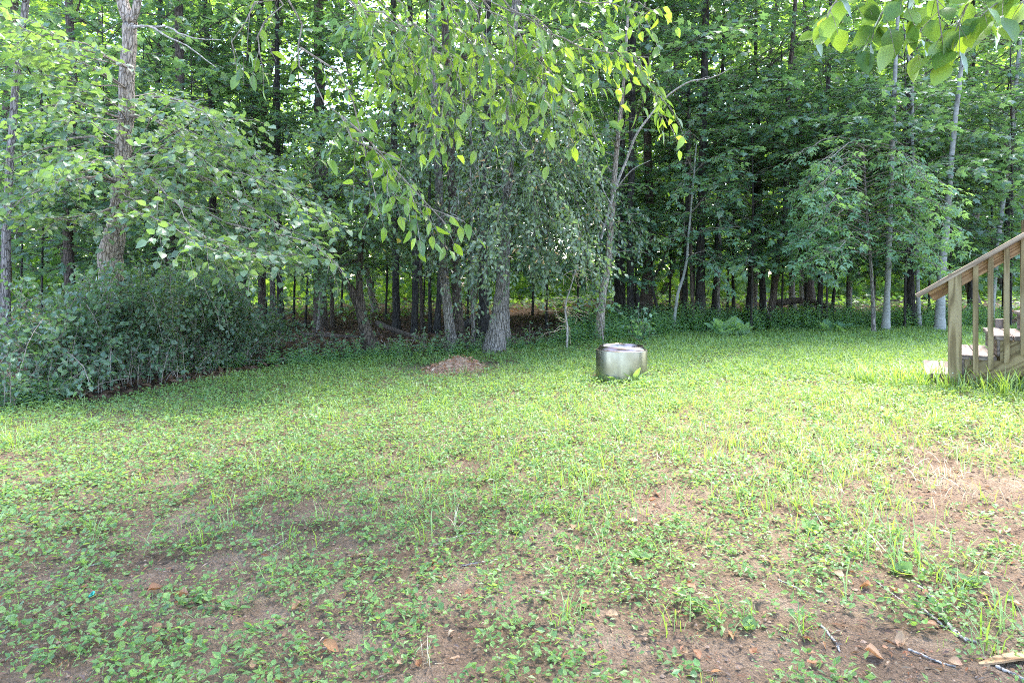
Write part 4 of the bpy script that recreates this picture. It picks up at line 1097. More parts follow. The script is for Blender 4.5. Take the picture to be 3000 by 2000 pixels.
def blades(n, y0, y1, h0, h1, fn, name, mat, label, lean=.35):
    F = Fol()
    n = n // 7
    xx, yy = lawn_pts(n, y0, y1)
    kp = (rng.random(n) < fn(xx, yy)) & (yy < yedge(xx) + .25)
    ii = np.repeat(np.nonzero(kp)[0], rng.integers(3, 13, kp.sum()))
    xx, yy = xx[ii] + rng.normal(0, .022, len(ii)), yy[ii] + rng.normal(0, .022, len(ii))
    ok = ~near_pit(xx, yy); xx, yy = xx[ok], yy[ok]; m = len(xx)
    a = rng.uniform(0, 6.28, m)
    le = np.abs(rng.normal(0, lean, m))
    nn = np.stack([np.cos(a), np.sin(a), 0 * a], 1)
    F.add(np.stack([xx, yy, gz(xx, yy) - .003], 1), nn * le[:, None] + UP, nn + rng.normal(0, .2, (m, 3)), rng.uniform(h0, h1, m) * (.7 + .5 * fbm(xx * 2, yy * 2)))
    T, pl = T_BLADE
    T2 = T.copy(); T2[:, 0] *= 1.05
    o = obj(name, leaf_mesh(name, F.arrays(), (T2, pl)), mat)
    return tag(o, label, kind='stuff')
def gdens(x, y):
    r = ss(-1.5, 2.5, x - .25 * (y - 5))
    return np.clip((.35 - .25 * ss(4.2, 3.0, y) + .9 * r) * (fbm(x * 2.2 + 3, y * 2.2 + 77, 3) * 2.4 - .6), .0, 1) * ss(1.6, 3.6, y + .3 * fbm(x * 3, y * 3)) * (1 - .6 * np.clip(bare(x, y), 0, 1))
def sdens(x, y):
    return np.clip((ss(.5, 2.5, x) * ss(2.6, 3.4, y) * ss(6, 4.6, y) * .9 + .015) * (fbm(x * 2.4 + 50, y * 2.4, 3) * 2.6 - .8), 0, 1)
blades(210000, 1.3, 12.5, .05, .13, gdens, 'lawn_grass', M['grass'], 'thin green grass growing through the lawn weeds')
blades(130000, 1.3, 12.0, .018, .05, lambda x, y: np.clip(.25 + .9 * cover(x, y), .1, 1) * (.35 + .65 * ss(2, 4, y)), 'short_grass', M['grass'], 'short fine grass matted between the lawn weeds', .9)
blades(60000, 1.3, 9, .04, .11, sdens, 'dry_grass', M['straw'], 'straw-coloured dry grass on the sandy side of the lawn', .8)
# tall tufts round the stair foot
def stair_dens(x, y):
    d = np.abs((y - (5.35 - .62 * (x - 3.6)))) 
    return np.clip(1 - d / .35, 0, 1) * (x > 3.0)
blades(30000, 4.0, 6.2, .12, .26, stair_dens, 'stair_foot_grass', M['grass'], 'long grass growing round the foot of the stairs', .4)
# crumbs of bark and straw on the bare soil
for (nm, mt, n, wd, lab) in [('ground_debris', 'fallen', 34000, .10, 'tiny straw bits and pale bark crumbs strewn over bare soil'), ('dark_ground_debris', 'crumb', 30000, .16, 'dark brown crumbs of dead leaves strewn over bare soil')]:
    F = Fol()
    xx, yy = lawn_pts(n, 1.2, 6.0); kp = (rng.random(n) < np.clip(1.15 - cover(xx, yy), .12, 1) * (1.2 - yy / 8)) & ~near_pit(xx, yy)
    xx, yy = xx[kp], yy[kp]; m = len(xx); a = rng.uniform(0, 6.28, m)
    F.add(np.stack([xx, yy, gz(xx, yy) + rng.uniform(.004, .014, m)], 1), np.stack([np.cos(a), np.sin(a), rng.normal(0, .12, m)], 1), UP + rng.normal(0, .5, (m, 3)), rng.uniform(.006, .034, m) * rng.uniform(.5, 1.2, m))
    tag(obj(nm, leaf_mesh(nm, F.arrays(), t_kite(wd)), M[mt]), lab, kind='stuff')

mb = MB(); n = 5200
xx, yy = lawn_pts(n, 1.2, 4.2); kp = rng.random(n) < np.clip(1.2 - cover(xx, yy), .1, 1); xx, yy = xx[kp], yy[kp]; n = len(xx)
O = np.array([(1, 0, 0), (-1, 0, 0), (0, 1, 0), (0, -1, 0), (0, 0, .7), (0, 0, -.7)], float)
r_ = .0025 + .008 * rng.random(n) ** 3
V = np.stack([xx, yy, gz(xx, yy) + r_ * .4], 1)[:, None] + (O[None] * rng.uniform(.6, 1.3, (n, 6, 1))) * r_[:, None, None]
Fc = np.array([(0, 2, 4), (2, 1, 4), (1, 3, 4), (3, 0, 4), (2, 0, 5), (1, 2, 5), (3, 1, 5), (0, 3, 5)])
mb.add(V.reshape(-1, 3), [(Fc[None] + 6 * np.arange(n)[:, None, None]).reshape(-1, 3)])
tag(mb.build('soil_clods', M['mound']), 'crumbly soil clods and grit on the bare ground', kind='stuff')

# ------------------------------------------------------------------ fire pit
def lathe(prof, n, mb, rnd=.5):
    prof = np.array(prof, float); k = len(prof)
    a = np.linspace(0, 2 * np.pi, n, endpoint=False)
    V = np.stack([prof[:, 0, None] * np.cos(a), prof[:, 0, None] * np.sin(a), prof[:, 1, None] + 0 * a], -1)
    I = np.arange(k * n).reshape(k, n)
    q = np.stack([I[:-1], np.roll(I[:-1], -1, 1), np.roll(I[1:], -1, 1), I[1:]], -1).reshape(-1, 4)
    mb.add(V.reshape(-1, 3), [q], rnd)
pb = np.array([1.063, 6.3, float(gz(1.063, 6.3))])
t = thing('fire_pit', 'round stainless steel smokeless fire pit standing on the lawn', 'fire pit', pb)
zb = EYE - (1031 - HZ) / FPX * 6.06 - pb[2]
rb = .2475
mb = MB(); lathe([(rb - .02, -.01), (rb - .004, -.012), (rb, -.004), (rb, .02), (rb, zb - .006), (rb - .001, zb - .002), (rb - .004, zb), (rb - .012, zb)], 96, mb); mb.build('body', M['steel'], t, True)
mb = MB(); lathe([(rb - .012, zb), (rb - .022, zb + .001)], 96, mb); mb.build('top_flange', M['steel_rim'], t, True)
mb = MB(); lathe([(rb - .022, zb + .001), (rb - .020, zb + .006), (rb - .045, zb + .036), (rb - .05, zb + .038), (rb - .055, zb + .034), (rb - .056, zb - .02)], 96, mb); rim = mb.build('rim', M['steel_rim'], t, True)
mb = MB(); lathe([(rb - .0565, zb - .02), (rb - .057, .06), (rb - .06, .05), (.001, .05)], 96, mb); mb.build('inner_wall', M['soot'], t, True)
for k in range(24):
    a = 2 * math.pi * k / 24
    mb = MB(); r1 = rb - .0572
    tubes([(r1 * math.cos(a), r1 * math.sin(a), zb - .05), ((r1 - .002) * math.cos(a), (r1 - .002) * math.sin(a), zb - .05)], [.008, .008], 10, mb, cap=True)
    mb.build('air_hole', M['soot'], t)
# broad weeds hugging the pit
def broad_weed(loc, n, size, label, mat, upright=.5, group=None, name='broadleaf_weed', tmpl=T_OVF, az=None):
    w_ = thing(name, label, 'weed', loc, group)
    me = leaf_mesh('leaf', [np.zeros((1, 3)), np.array([[1., 0, 0]]), np.array([[0, 1., 0]]), np.array([[0, 0, 1.]]), np.ones(1)], tmpl, rnd=np.array([.4])); me.materials.append(mat)
    for i in range(n):
        a = (2.4 * i + rng.uniform(0, 1)) if az is None else rng.uniform(*az)
        u_ = upright * rng.uniform(.5, 1.5)
        d = nrm(np.array([math.cos(a), math.sin(a), u_])); nn = nrm(np.array([-math.cos(a) * u_, -math.sin(a) * u_, 1]) + rng.normal(0, .15, 3))
        x = nrm(np.cross(d, nn)); nn = np.cross(x, d); s = size * rng.uniform(.6, 1.15)
        lo = bpy.data.objects.new('leaf', me); COL.objects.link(lo); lo.parent = w_
        lift = (.5 * size * rng.random() if name == 'burdock' else 0.0)
        Mx = np.eye(4); Mx[:3, 0] = x * s; Mx[:3, 1] = d * s; Mx[:3, 2] = nn * s; Mx[:3, 3] = d * (.01 + lift) + UP * lift * 1.2
        lo.matrix_basis = Matrix(Mx.tolist())
    return w_
WEEDS = [((1728, 1114), 7, .17, 'low broadleaf weed at the left foot of the fire pit', .35), ((1800, 1120), 7, .2, 'grey-green broadleaf weed against the front of the fire pit', .8), ((1858, 1120), 6, .2, 'upright yellow-green weed before the bright side of the pit', 1.3), ((1890, 1118), 7, .17, 'yellow-green weed at the right foot of the fire pit', .5), ((1560, 1200), 6, .10, 'rosette weed in the sunny lawn left of the pit', .5),
 ((2190, 1850), 3, .07, 'upright toothed dandelion leaf standing in bare soil', 1.2), ((1880, 1640), 7, .07, 'grey-green plantain rosette among grass in front', .5), ((1520, 1560), 6, .07, 'single broad weed left of the grassy patch', .5), ((560, 1770), 5, .06, 'round-leaved weed near the teal scrap', .4), ((1350, 1560), 6, .05, 'small rosette at the upper edge of the bare soil', .5), ((2640, 1680), 6, .09, 'heart-leaved weed on the sunny right foreground', .7), ((2380, 1560), 7, .1, 'cluster of yellow-green weed leaves beside long grass', .8), ((2850, 1720), 5, .07, 'forked bluish weed in the right foreground', .8)]
for (u, v), n, s, lab, up in WEEDS:
    p = hit(u, v); broad_weed(p, n, s, lab, M['lf_lawn'], up, tmpl=t_ovate_fine(.15, .3, .25)) if s > .105 else broad_weed(p, n, s * .62, lab, M['lf_lawn'], up, tmpl=T_HEART)
# burdock at the wood's edge
BUR = [((2130, 1000), 11, .21, 'burdock with large pale leaves at the wood edge', .9), ((2185, 996), 9, .2, 'burdock half hidden beside the larger one', 1.2), ((1885, 1010), 7, .15, 'burdock low behind the fire pit', .7), ((2490, 982), 6, .15, 'small burdock in front of the hooked stem', .6), ((2440, 982), 5, .14, 'burdock leaf pair left of the small burdock', .8)]
for (u, v), n, s, lab, up in BUR:
    broad_weed(hit(u, v) + np.array([0, .15, .02]), n, s, lab, M['lf_bright'], up, 'burdocks along the wood edge', 'burdock', T_RUF)
# leafy weeds on the dark edge at the centre
EW = [(870, 1050), (905, 1056), (955, 1050), (1000, 1055), (1035, 1050), (1130, 1045), (1160, 1042), (1185, 1048), (1235, 1040), (1262, 1036), (1290, 1036), (1310, 1040), (1362, 1028), (1395, 1022), (1510, 1020), (1545, 1018), (1600, 1014)]
for k, (u, v) in enumerate(EW):
    b = hit(u, v); b = b + np.array([0, .12, 0])
    F = Fol(); B = MB()
    where = 'between shrub and leaning tree' if u < 1060 else 'between leaning tree and furrowed pair' if u < 1320 else 'at the foot of the centre trunks' if u < 1420 else 'right of the thick centre trunk'
    same = [j for j, e in enumerate(EW) if (e[0] < 1060) == (u < 1060) and (e[0] < 1320) == (u < 1320) and (e[0] < 1420) == (u < 1420)]
    w_ = thing('edge_weed', f'leafy upright weed {where}, {ORD[same.index(k)]} from the left', 'weed', b, 'leafy weeds along the dark lawn edge')
    for j in range(4):
        h = rng.uniform(.14, .34); e = b + np.array([rng.normal(0, .09), rng.normal(0, .06), h])
        spray(F, B, [b, (b + e) / 2 + rng.normal(0, .01, 3), e], .004, twig=.07, tstep=.035, lsize=.055, lstep=.04, droop=.3, hang=.2, flat=.5, start=.25)
    emit(w_, F, T_OV, M['lf_bright' if k % 3 == 0 else 'lf_weep'], 'foliage'); B.build('stem', M['twig'], w_, False, b)

# ------------------------------------------------------------------ mulch mound
p = hit(1335, 1085)
t = thing('mulch_mound', 'low mound of red-brown rotted wood in the lawn before the trees', 'mound', p)
n1, n2 = 40, 30
uu, vv = np.meshgrid(np.linspace(-1, 1, n1), np.linspace(-1, 1, n2))
rr = np.sqrt(uu ** 2 + vv ** 2)
hh = (.13 * np.exp(-((uu - .1) ** 2 * 3.5 + (vv - .2) ** 2 * 4)) + .04 * np.exp(-((uu + .5) ** 2 * 5 + vv ** 2 * 5))) * (.6 + .9 * fbm(uu * 6 + 4, vv * 6)) * ss(1.05, .7, rr) - .02
I = np.arange(n1 * n2).reshape(n2, n1)
q = np.stack([I[:-1, :-1], I[:-1, 1:], I[1:, 1:], I[1:, :-1]], -1).reshape(-1, 4)
mx_, my_ = uu * .42, vv * .55
me = mk_mesh('heap', np.stack([mx_, my_, hh + (gz(mx_ + p[0], my_ + p[1]) - p[2])], -1).reshape(-1, 3), [q], True)
obj('heap', me, M['mound'], t)
F = Fol(); a = rng.uniform(0, 6.28, 900); r = np.sqrt(rng.random(900)) * .95
ux, uy = r * np.cos(a), r * np.sin(a)
hz_ = (.13 * np.exp(-((ux - .1) ** 2 * 3.5 + (uy - .2) ** 2 * 4)) + .04 * np.exp(-((ux + .5) ** 2 * 5 + uy ** 2 * 5))) * (.6 + .9 * fbm(ux * 6 + 4, uy * 6)) * ss(1.05, .7, r)
F.add(np.stack([ux * .42 + p[0], uy * .55 + p[1], hz_ + gz(ux * .42 + p[0], uy * .55 + p[1]) + .0], 1), nrm(rng.normal(0, 1, (900, 3)) * np.array([1, 1, .4])), UP + rng.normal(0, .6, (900, 3)), rng.uniform(.02, .07, 900))
ch = emit(t, F, t_kite(.18), M['fallen'], 'wood_chips'); ch['kind'] = 'stuff'

# ------------------------------------------------------------------ logs and fallen branches
def stick(name, label, cat, px, rad0, rad1, mat, group=None, sides=8, jit=.012, bark=.05, z=None):
    q = []
    for e in px:
        if len(e) == 2:
            h_ = hit(*e); q.append(h_ + UP * max(rad0 * .7, .004))
        else:
            q.append(P(*e))
    q = np.array(q)
    n = 24
    cc = catmull(q, n); cc[1:-1] += rng.normal(0, jit * .2, (n - 2, 3)) * np.array([1, 1, .5])
    cc = (cc + np.roll(cc, 1, 0) * .5) / 1.5 if False else cc
    mb = MB(); tubes(cc, np.linspace(rad0, rad1, n), sides, mb, bark=bark, cap=True)
    base = cc[0].copy()
    o = mb.build(name, M[mat], None, sides > 5, base); o.location = base
    return tag(o, label, cat, group)
stick('fallen_log', 'bleached grey log lying at the right foot of the shrub', 'log', [(778, 1071), (800, 1060), (850, 1062), (872, 1068), (905, 1070)], .035, .028, 'deadwood', sides=12, jit=.006, bark=.15)
stick('fallen_log', 'dark fallen log slanting through the dim gap right of the leaning tree', 'log', [(1105, 945, 12.0), (1160, 968, 11.6), (1250, 998, 11.0)], .05, .03, 'bk_brown', sides=10)
stick('fallen_log', 'dark log low between thick brown trunk and leaning tree', 'log', [(880, 985), (960, 990), (1050, 992)], .05, .03, 'bk_brown', sides=10)
stick('fallen_log', 'curved dark log on the wood floor behind the centre trunks', 'log', [(1340, 965, 11), (1370, 945, 11), (1400, 930, 11.4), (1440, 928, 11.6)], .06, .04, 'bk_dark', sides=10)
stick('fallen_log', 'brown rotting log under the maple sprays', 'log', [(2270, 888, 16), (2360, 880, 16), (2440, 905, 15.5)], .09, .06, 'bk_brown', sides=10)
FB = [([(850, 1000), (930, 975), (1010, 985)], 'pale fallen branch curving before the thick brown trunk'), ([(960, 1003), (1010, 1008)], 'short grey stick left of the leaning tree foot'), ([(870, 1012), (905, 1002), (950, 1010)], 'grey stick on dead leaves beyond the fallen log'), ([(1180, 1000), (1260, 993), (1310, 985)], 'thin pale branch on the ground before the furrowed pair'), ([(1130, 1015), (1110, 985), (1105, 950, 9.6)], 'grey dead twig leaning up beside the leaning tree'), ([(1100, 1005), (1150, 1020)], 'bare stick crossing the foot of the leaning tree'), ([(1480, 1036), (1535, 1034)], 'pale twig on the grass right of the thick centre trunk'), ([(2000, 990), (2060, 982)], 'dark stick under the mottled trunk'), ([(2270, 945), (2310, 905, 12.2)], 'pale bare stick slanting up right of the leaning pair'), ([(2270, 960), (2246, 900, 11.5), (2252, 870, 11.5)], 'pinkish dead stalks before the leaning pair'), ([(2690, 948), (2706, 903, 11.0)], 'white broken stick right of the stout black trunk')]
for px, lab in FB:
    stick('fallen_branch', lab, 'branch', px, .012, .005, 'deadwood', 'fallen branches at the wood edge', 6, .02)

# ------------------------------------------------------------------ stairs and deck at the right
import bmesh
P0 = np.array([3.50, 5.50, 0.0])
run = np.array([.85, -.527, 0.0]); run = run / np.linalg.norm(run)     # up the flight
acr = np.array([run[1] * -1, run[0], 0.0])                              # across the flight, away from the camera
Zt1 = EYE - (1091 - HZ) / FPX * 5.5                                     # top of first tread
RISE, RUN, WID = .168, .236, 1.0
stair_base = np.array([P0[0], P0[1], float(gz(P0[0], P0[1]))])
st = thing('deck_stairs', 'weathered wooden deck stairs with handrail and square balusters', 'stairs', stair_base)
def board(name, a, b, wv, tv, mat, parent=st, bev=.004):
    """board from A to B (stair frame s, across, z) with full width vector wv and thickness vector tv (world dirs scaled)"""
    a = np.asarray(a, float); b = np.asarray(b, float)
    L = np.linalg.norm(b - a); x = (b - a) / L
    wv = np.asarray(wv, float); tv = np.asarray(tv, float)
    W, T_ = np.linalg.norm(wv), np.linalg.norm(tv)
    bm = bmesh.new(); bmesh.ops.create_cube(bm, size=1.0)
    for v in bm.verts:
        v.co = Vector((v.co.x * L, v.co.y * W, v.co.z * T_))
    bmesh.ops.bevel(bm, geom=list(bm.edges), offset=bev, segments=2, affect='EDGES')
    me = bpy.data.meshes.new(name); bm.to_mesh(me); bm.free()
    for p_ in me.polygons: p_.use_smooth = False
    o = obj(name, me, M[mat], parent)
    y = wv / W; y = y - x * np.dot(x, y); y /= np.linalg.norm(y); z = np.cross(x, y)
    Mx = np.eye(4); Mx[:3, 0] = x; Mx[:3, 1] = y; Mx[:3, 2] = z; Mx[:3, 3] = (a + b) / 2 - np.array(parent.location)
    o.matrix_basis = Matrix(Mx.tolist())
    return o
def S(s, c_, z):
    return P0 + run * s + acr * c_ + np.array([0, 0, z])
Uz = np.array([0, 0, 1.0])
NST = 5
for i in range(4):
    z = Zt1 + RISE * i; s0 = RUN * i
    for j in range(2):
        w_ = (RUN + .02) / 2
        board('tread', S(s0 + w_ * (j + .5) + (.002 if j else -.002), -.012, z - .018), S(s0 + w_ * (j + .5) + (.002 if j else -.002), WID + .012, z - .018), run * (w_ - .005), Uz * .036, 'wood_gray', bev=.005)
    zl = z - RISE + (0 if i else .06)
    board('riser', S(s0 + .03, .0, (z - .038 + zl) / 2), S(s0 + .03, WID, (z - .038 + zl) / 2), Uz * (z - .038 - zl - .002), run * .02, 'wood_gray')
# stringers: side boards cut to steps, as prisms
def stringer(c0):
    prof = []
    for i in range(4):
        prof.append((RUN * i + .042, Zt1 + RISE * i - RISE - .037 if i else Zt1 - .15)); prof.append((RUN * i + .042, Zt1 + RISE * i - .037))
    prof.append((RUN * 4 + .04, Zt1 + RISE * 3 - .037))
    prof += [(RUN * 4 + .3, Zt1 + RISE * 4 - .06), (RUN * 4 + .3, Zt1 + RISE * 4 - .36), (RUN * 1.1 + .05, Zt1 - .15)]
    bm = bmesh.new()
    A = [bm.verts.new(Vector((S(s, c0, z) - stair_base).tolist())) for s, z in prof]
    Bv = [bm.verts.new(Vector((S(s, c0 + .038, z) - stair_base).tolist())) for s, z in prof]
    bm.faces.new(A); bm.faces.new(Bv[::-1])
    for k in range(len(prof)):
        bm.faces.new((A[k - 1], A[k], Bv[k], Bv[k - 1]))
    bmesh.ops.recalc_face_normals(bm, faces=bm.faces)
    bmesh.ops.triangulate(bm, faces=[f for f in bm.faces if len(f.verts) > 4])
    me = bpy.data.meshes.new('stringer'); bm.to_mesh(me); bm.free()
    # local frame with x along the slope for the grain
    sl = nrm((run * RUN + Uz * RISE)[None])[0]; yy_ = np.cross(acr, sl)
    Rm = np.eye(3); Rm[:, 0] = sl; Rm[:, 1] = yy_; Rm[:, 2] = np.cross(sl, yy_)
    Mr = Matrix(Rm.tolist()).to_4x4()
    me.transform(Mr.inverted()); o = obj('stringer', me, M['wood'], st); o.matrix_basis = Mr
stringer(.004); stringer(WID / 2); stringer(WID - .042)
# newel post, balusters and rail stand on the near face of the stringer
def on_plane(u, off=-.05):
    q_ = (u - 1500) / FPX; b = P0 + acr * off
    return (q_ * b[1] - b[0]) / (run[0] - q_ * run[1])
def zat(u, v, off=-.05):
    s = on_plane(u, off); p = P0 + acr * off + run * s
    return EYE + (HZ - v) / FPX * p[1]
for (ut, vt, ub, vb, wd, nm) in [(2801, 800, 2795, 1130, .092, 'newel_post')]:
    s = on_plane(2797); 
    board(nm, S(s, -.046, zat(ub, vb) - .03), S(s, -.046, zat(ut, vt)), run * wd, acr * .088, 'wood', bev=.005)
    s_post = s
rail_a = (2684, 868); rail_b = (3005, 686)
sa, sb = on_plane(rail_a[0]), on_plane(rail_b[0])
za, zb_ = zat(*rail_a), zat(*rail_b)
slope = (zb_ - za) / (sb - sa)
SE = 1.36
def zr(s): return za + slope * (s - sa)
sl = nrm((run + Uz * slope)[None])[0]; up_ = np.cross(acr, sl); up_ = up_ if up_[2] > 0 else -up_
cap_t = .036
board('handrail_cap', S(sa, -.03, zr(sa)) , S(SE, -.03, zr(SE)), acr * .14, up_ * cap_t, 'wood_cap', bev=.005)
sb0 = sa + .07
board('handrail_side', S(sb0, .021, zr(sb0)) - up_ * (.018 + .044 + .001), S(SE, .021, zr(SE)) - up_ * (.018 + .044 + .001), up_ * .088, acr * .036, 'wood_warm', bev=.004)
for (u, vb) in [(2858, 1092), (2902, 1083), (2949, 1063), (2998, 1040), (3055, 1015)]:
    s = on_plane(u, -.02)
    board('baluster', S(s, -.02, zat(u, vb, -.02)), S(s, -.02, zr(s) - .024), run * .037, acr * .037, 'wood', bev=.003)
# far rail and its post on the other side of the flight
sf = on_plane(2932, WID + .05)
board('newel_post', S(sf, WID + .05, stair_base[2] - .05), S(sf, WID + .05, zat(2932, 934, WID + .05)), run * .089, acr * .089, 'wood_gray', bev=.005)
# screw heads on the newel post
for dz in (.06, .11):
    mb = MB(); c0 = S(s_post + (.01 if dz < .1 else -.015), -.0905, zat(2795, 1130) + dz)
    tubes([c0 - stair_base, c0 - stair_base - acr * .004], [.006, .005], 10, mb, cap=True); mb.build('screw', M['screw'], st)
# deck
sD = RUN * 4 + .04
zD = Zt1 + RISE * 4
db_ = S(sD, -.5, 0); db_[2] = float(gz(db_[0], db_[1]))
dk = thing('deck', 'edge of the raised wooden deck at the top of the stairs', 'deck', db_)
CD = 3.0
for j in range(12):
    board('deck_board', S(sD + .07 + .145 * j, -1.6, zD - .018), S(sD + .07 + .145 * j, CD + .06, zD - .018), run * .139, Uz * .036, 'wood_gray', dk)
board('rim_joist', S(sD + .03, -1.6, zD - .15), S(sD + .03, CD + .04, zD - .15), Uz * .22, run * .036, 'wood', dk)
board('rim_joist', S(sD + .05, CD + .022, zD - .151), S(sD + 1.8, CD + .022, zD - .151), Uz * .218, acr * .036, 'wood', dk)
for (s_, c_) in [(sD + .096, WID + .1), (sD + .096, CD - .045), (sD + 1.7, CD - .045), (sD + .096, -1.5)]:
    board('deck_post', S(s_, c_, db_[2] - .1), S(s_, c_, zD + .80), run * .089, acr * .089, 'wood', dk)
board('deck_rail', S(sD + .096, WID + .03, zD + .82), S(sD + .096, CD + .03, zD + .82), run * .14, Uz * .036, 'wood_cap', dk)
board('deck_rail', S(sD + .17, CD - .045, zD + .8195), S(sD + 1.8, CD - .045, zD + .8195), acr * .14, Uz * .036, 'wood_cap', dk)
board('deck_rail', S(sD + .034, WID + .03, zD + .75), S(sD + .034, CD + .0, zD + .75), Uz * .088, run * .03, 'wood_warm', dk)
for j in range(14):
    board('deck_baluster', S(sD + .0, WID + .24 + .125 * j, zD - .12), S(sD + .0, WID + .24 + .125 * j, zD + .79), acr * .037, run * .034, 'wood', dk)

# ------------------------------------------------------------------ the yard tree overhead with its hanging branches
tb = np.array([-2.6, .3, float(gz(-2.6, .3))])
t = thing('overhanging_tree', 'yard tree whose leafy yellow-green branches hang in from the top centre', 'tree', tb)
mb = MB()
cc = catmull([tb - UP * .1, tb + np.array([.1, .1, 1.4]), tb + np.array([.3, .3, 3.0]), tb + np.array([.9, .7, 4.6]), tb + np.array([1.4, 1.0, 6.5])], 40)
tubes(cc, np.linspace(.19, .06, 40) * (1 + .4 * np.exp(-np.linspace(0, 6, 40) * 3)), 20, mb, bark=.1)
mb.build('trunk', M['bk_gray'], t, True, tb)
F = Fol(); B = MB()
def PP(u, v, y): return P(u, v, y)
tr_top = cc[26]
HANG = [
 ([(1000, -20, 3.7), (1107, 53, 3.6), (1187, 105, 3.6), (1268, 147, 3.5), (1330, 200, 3.5), (1360, 330, 3.45)], .3, .10),
 ([(1440, -30, 3.9), (1512, 40, 3.8), (1590, 83, 3.75), (1640, 110, 3.7), (1710, 143, 3.7), (1770, 155, 3.65), (1850, 185, 3.6), (1900, 230, 3.6), (1975, 330, 3.55)], .26, .085),
 ([(1380, -30, 3.6), (1500, 75, 3.5), (1545, 130, 3.5), (1600, 180, 3.5), (1640, 250, 3.45), (1685, 340, 3.45)], .3, .09),
 ([(857, -20, 3.3), (868, 120, 3.3), (890, 210, 3.3), (950, 280, 3.3), (1000, 340, 3.3)], .10, .35),
 ([(1000, 340, 3.3), (1065, 400, 3.3), (1135, 480, 3.3), (1200, 560, 3.3), (1310, 660, 3.3)], .26, .075),
 ([(880, 140, 3.3), (960, 200, 3.35), (1010, 250, 3.4), (1050, 310, 3.4), (1070, 410, 3.4), (1065, 520, 3.4), (1110, 620, 3.4)], .24, .12),
 ([(790, -40, 3.4), (740, 20, 3.3), (700, 90, 3.3), (690, 180, 3.3)], .18, .14),
 ([(800, -40, 3.4), (775, 60, 3.35), (760, 130, 3.3), (770, 200, 3.3)], .16, .16),
 ([(1130, -40, 3.9), (1180, 60, 3.85), (1210, 180, 3.8), (1250, 300, 3.8), (1300, 420, 3.75)], .28, .09),
 ([(1250, -40, 3.9), (1330, 60, 3.85), (1400, 150, 3.8), (1450, 240, 3.8), (1480, 300, 3.8)], .28, .09),
 ([(1020, -40, 4.0), (1060, 60, 3.95), (1090, 140, 3.9), (1130, 230, 3.9)], .26, .1),
 ([(1600, -40, 3.8), (1700, -10, 3.7), (1790, 20, 3.65), (1880, 40, 3.6), (1930, 20, 3.6)], .2, .13),
 ([(1330, -40, 3.5), (1400, 60, 3.4), (1440, 160, 3.4), (1490, 230, 3.35)], .26, .1),
 ([(1540, 130, 3.5), (1590, 200, 3.45), (1600, 280, 3.4)], .2, .1),
]
src = {}
for L, tw, stp in HANG:
    w3 = [PP(*p) for p in L]
    if L[0][1] < 0:   # reaches up out of the frame to the main limb
        w3 = [w3[0] + np.array([-.5, -.35, .55])] + w3
    for j in range(2 if L[0][0] > 990 and L[0][1] < 0 else 2 if L[0][0] == 1000 else 1):
        wj = w3 if j == 0 else [w3[0]] + [q + np.array([.07, .1, .05]) * rng.normal(0, 1, 3) for q in w3[1:]]
        spray(F, B, wj, .006 - .002 * j, twig=tw * 1.1, tstep=stp * 1.0, lsize=.074, lstep=.05, droop=.25, hang=.6, flat=.9, leaf_jit=.6, start=.05 if L[0][1] > 0 else .2, ang=.85)
    if L[0][1] < 0:
        e = w3[0]; k_ = catmull([cc[24 + len(L) % 6], (cc[26] + e) / 2 + UP * .7, e], 18); tubes(k_, np.linspace(.03, .0075, 18), 6, B)
emit(t, F, T_HANG, M['lf_over'], 'hanging_leaves', single=300)
# the crown above the frame that shades the foreground
F = Fol()
for k in range(75):
    a = rng.uniform(.1, 1.5); L = rng.uniform(2.4, 7.0); z = rng.uniform(3.9, 6.5)
    p = cc[int(np.clip(np.searchsorted(cc[:, 2], z), 20, 39))]
    d = np.array([math.cos(a), math.sin(a), .12])
    spray(F, B, [p, p + d * L * .5 + UP * .3, p + d * L + UP * rng.uniform(-.1, .3)], .025, twig=.8, tstep=.22, lsize=.115, lstep=.09, droop=.2, flat=.5, start=.15)
a_ = F.arrays()
vis = (HZ - (a_[0][:, 2] - EYE) / np.maximum(a_[0][:, 1], .1) * FPX) < -60
F = Fol(); F.add(a_[0][vis], a_[2][vis], a_[3][vis], a_[4][vis])
emit(t, F, T_OV, M['lf_over'], 'crown')
B.build('branches', M['twig'], t, False, tb)

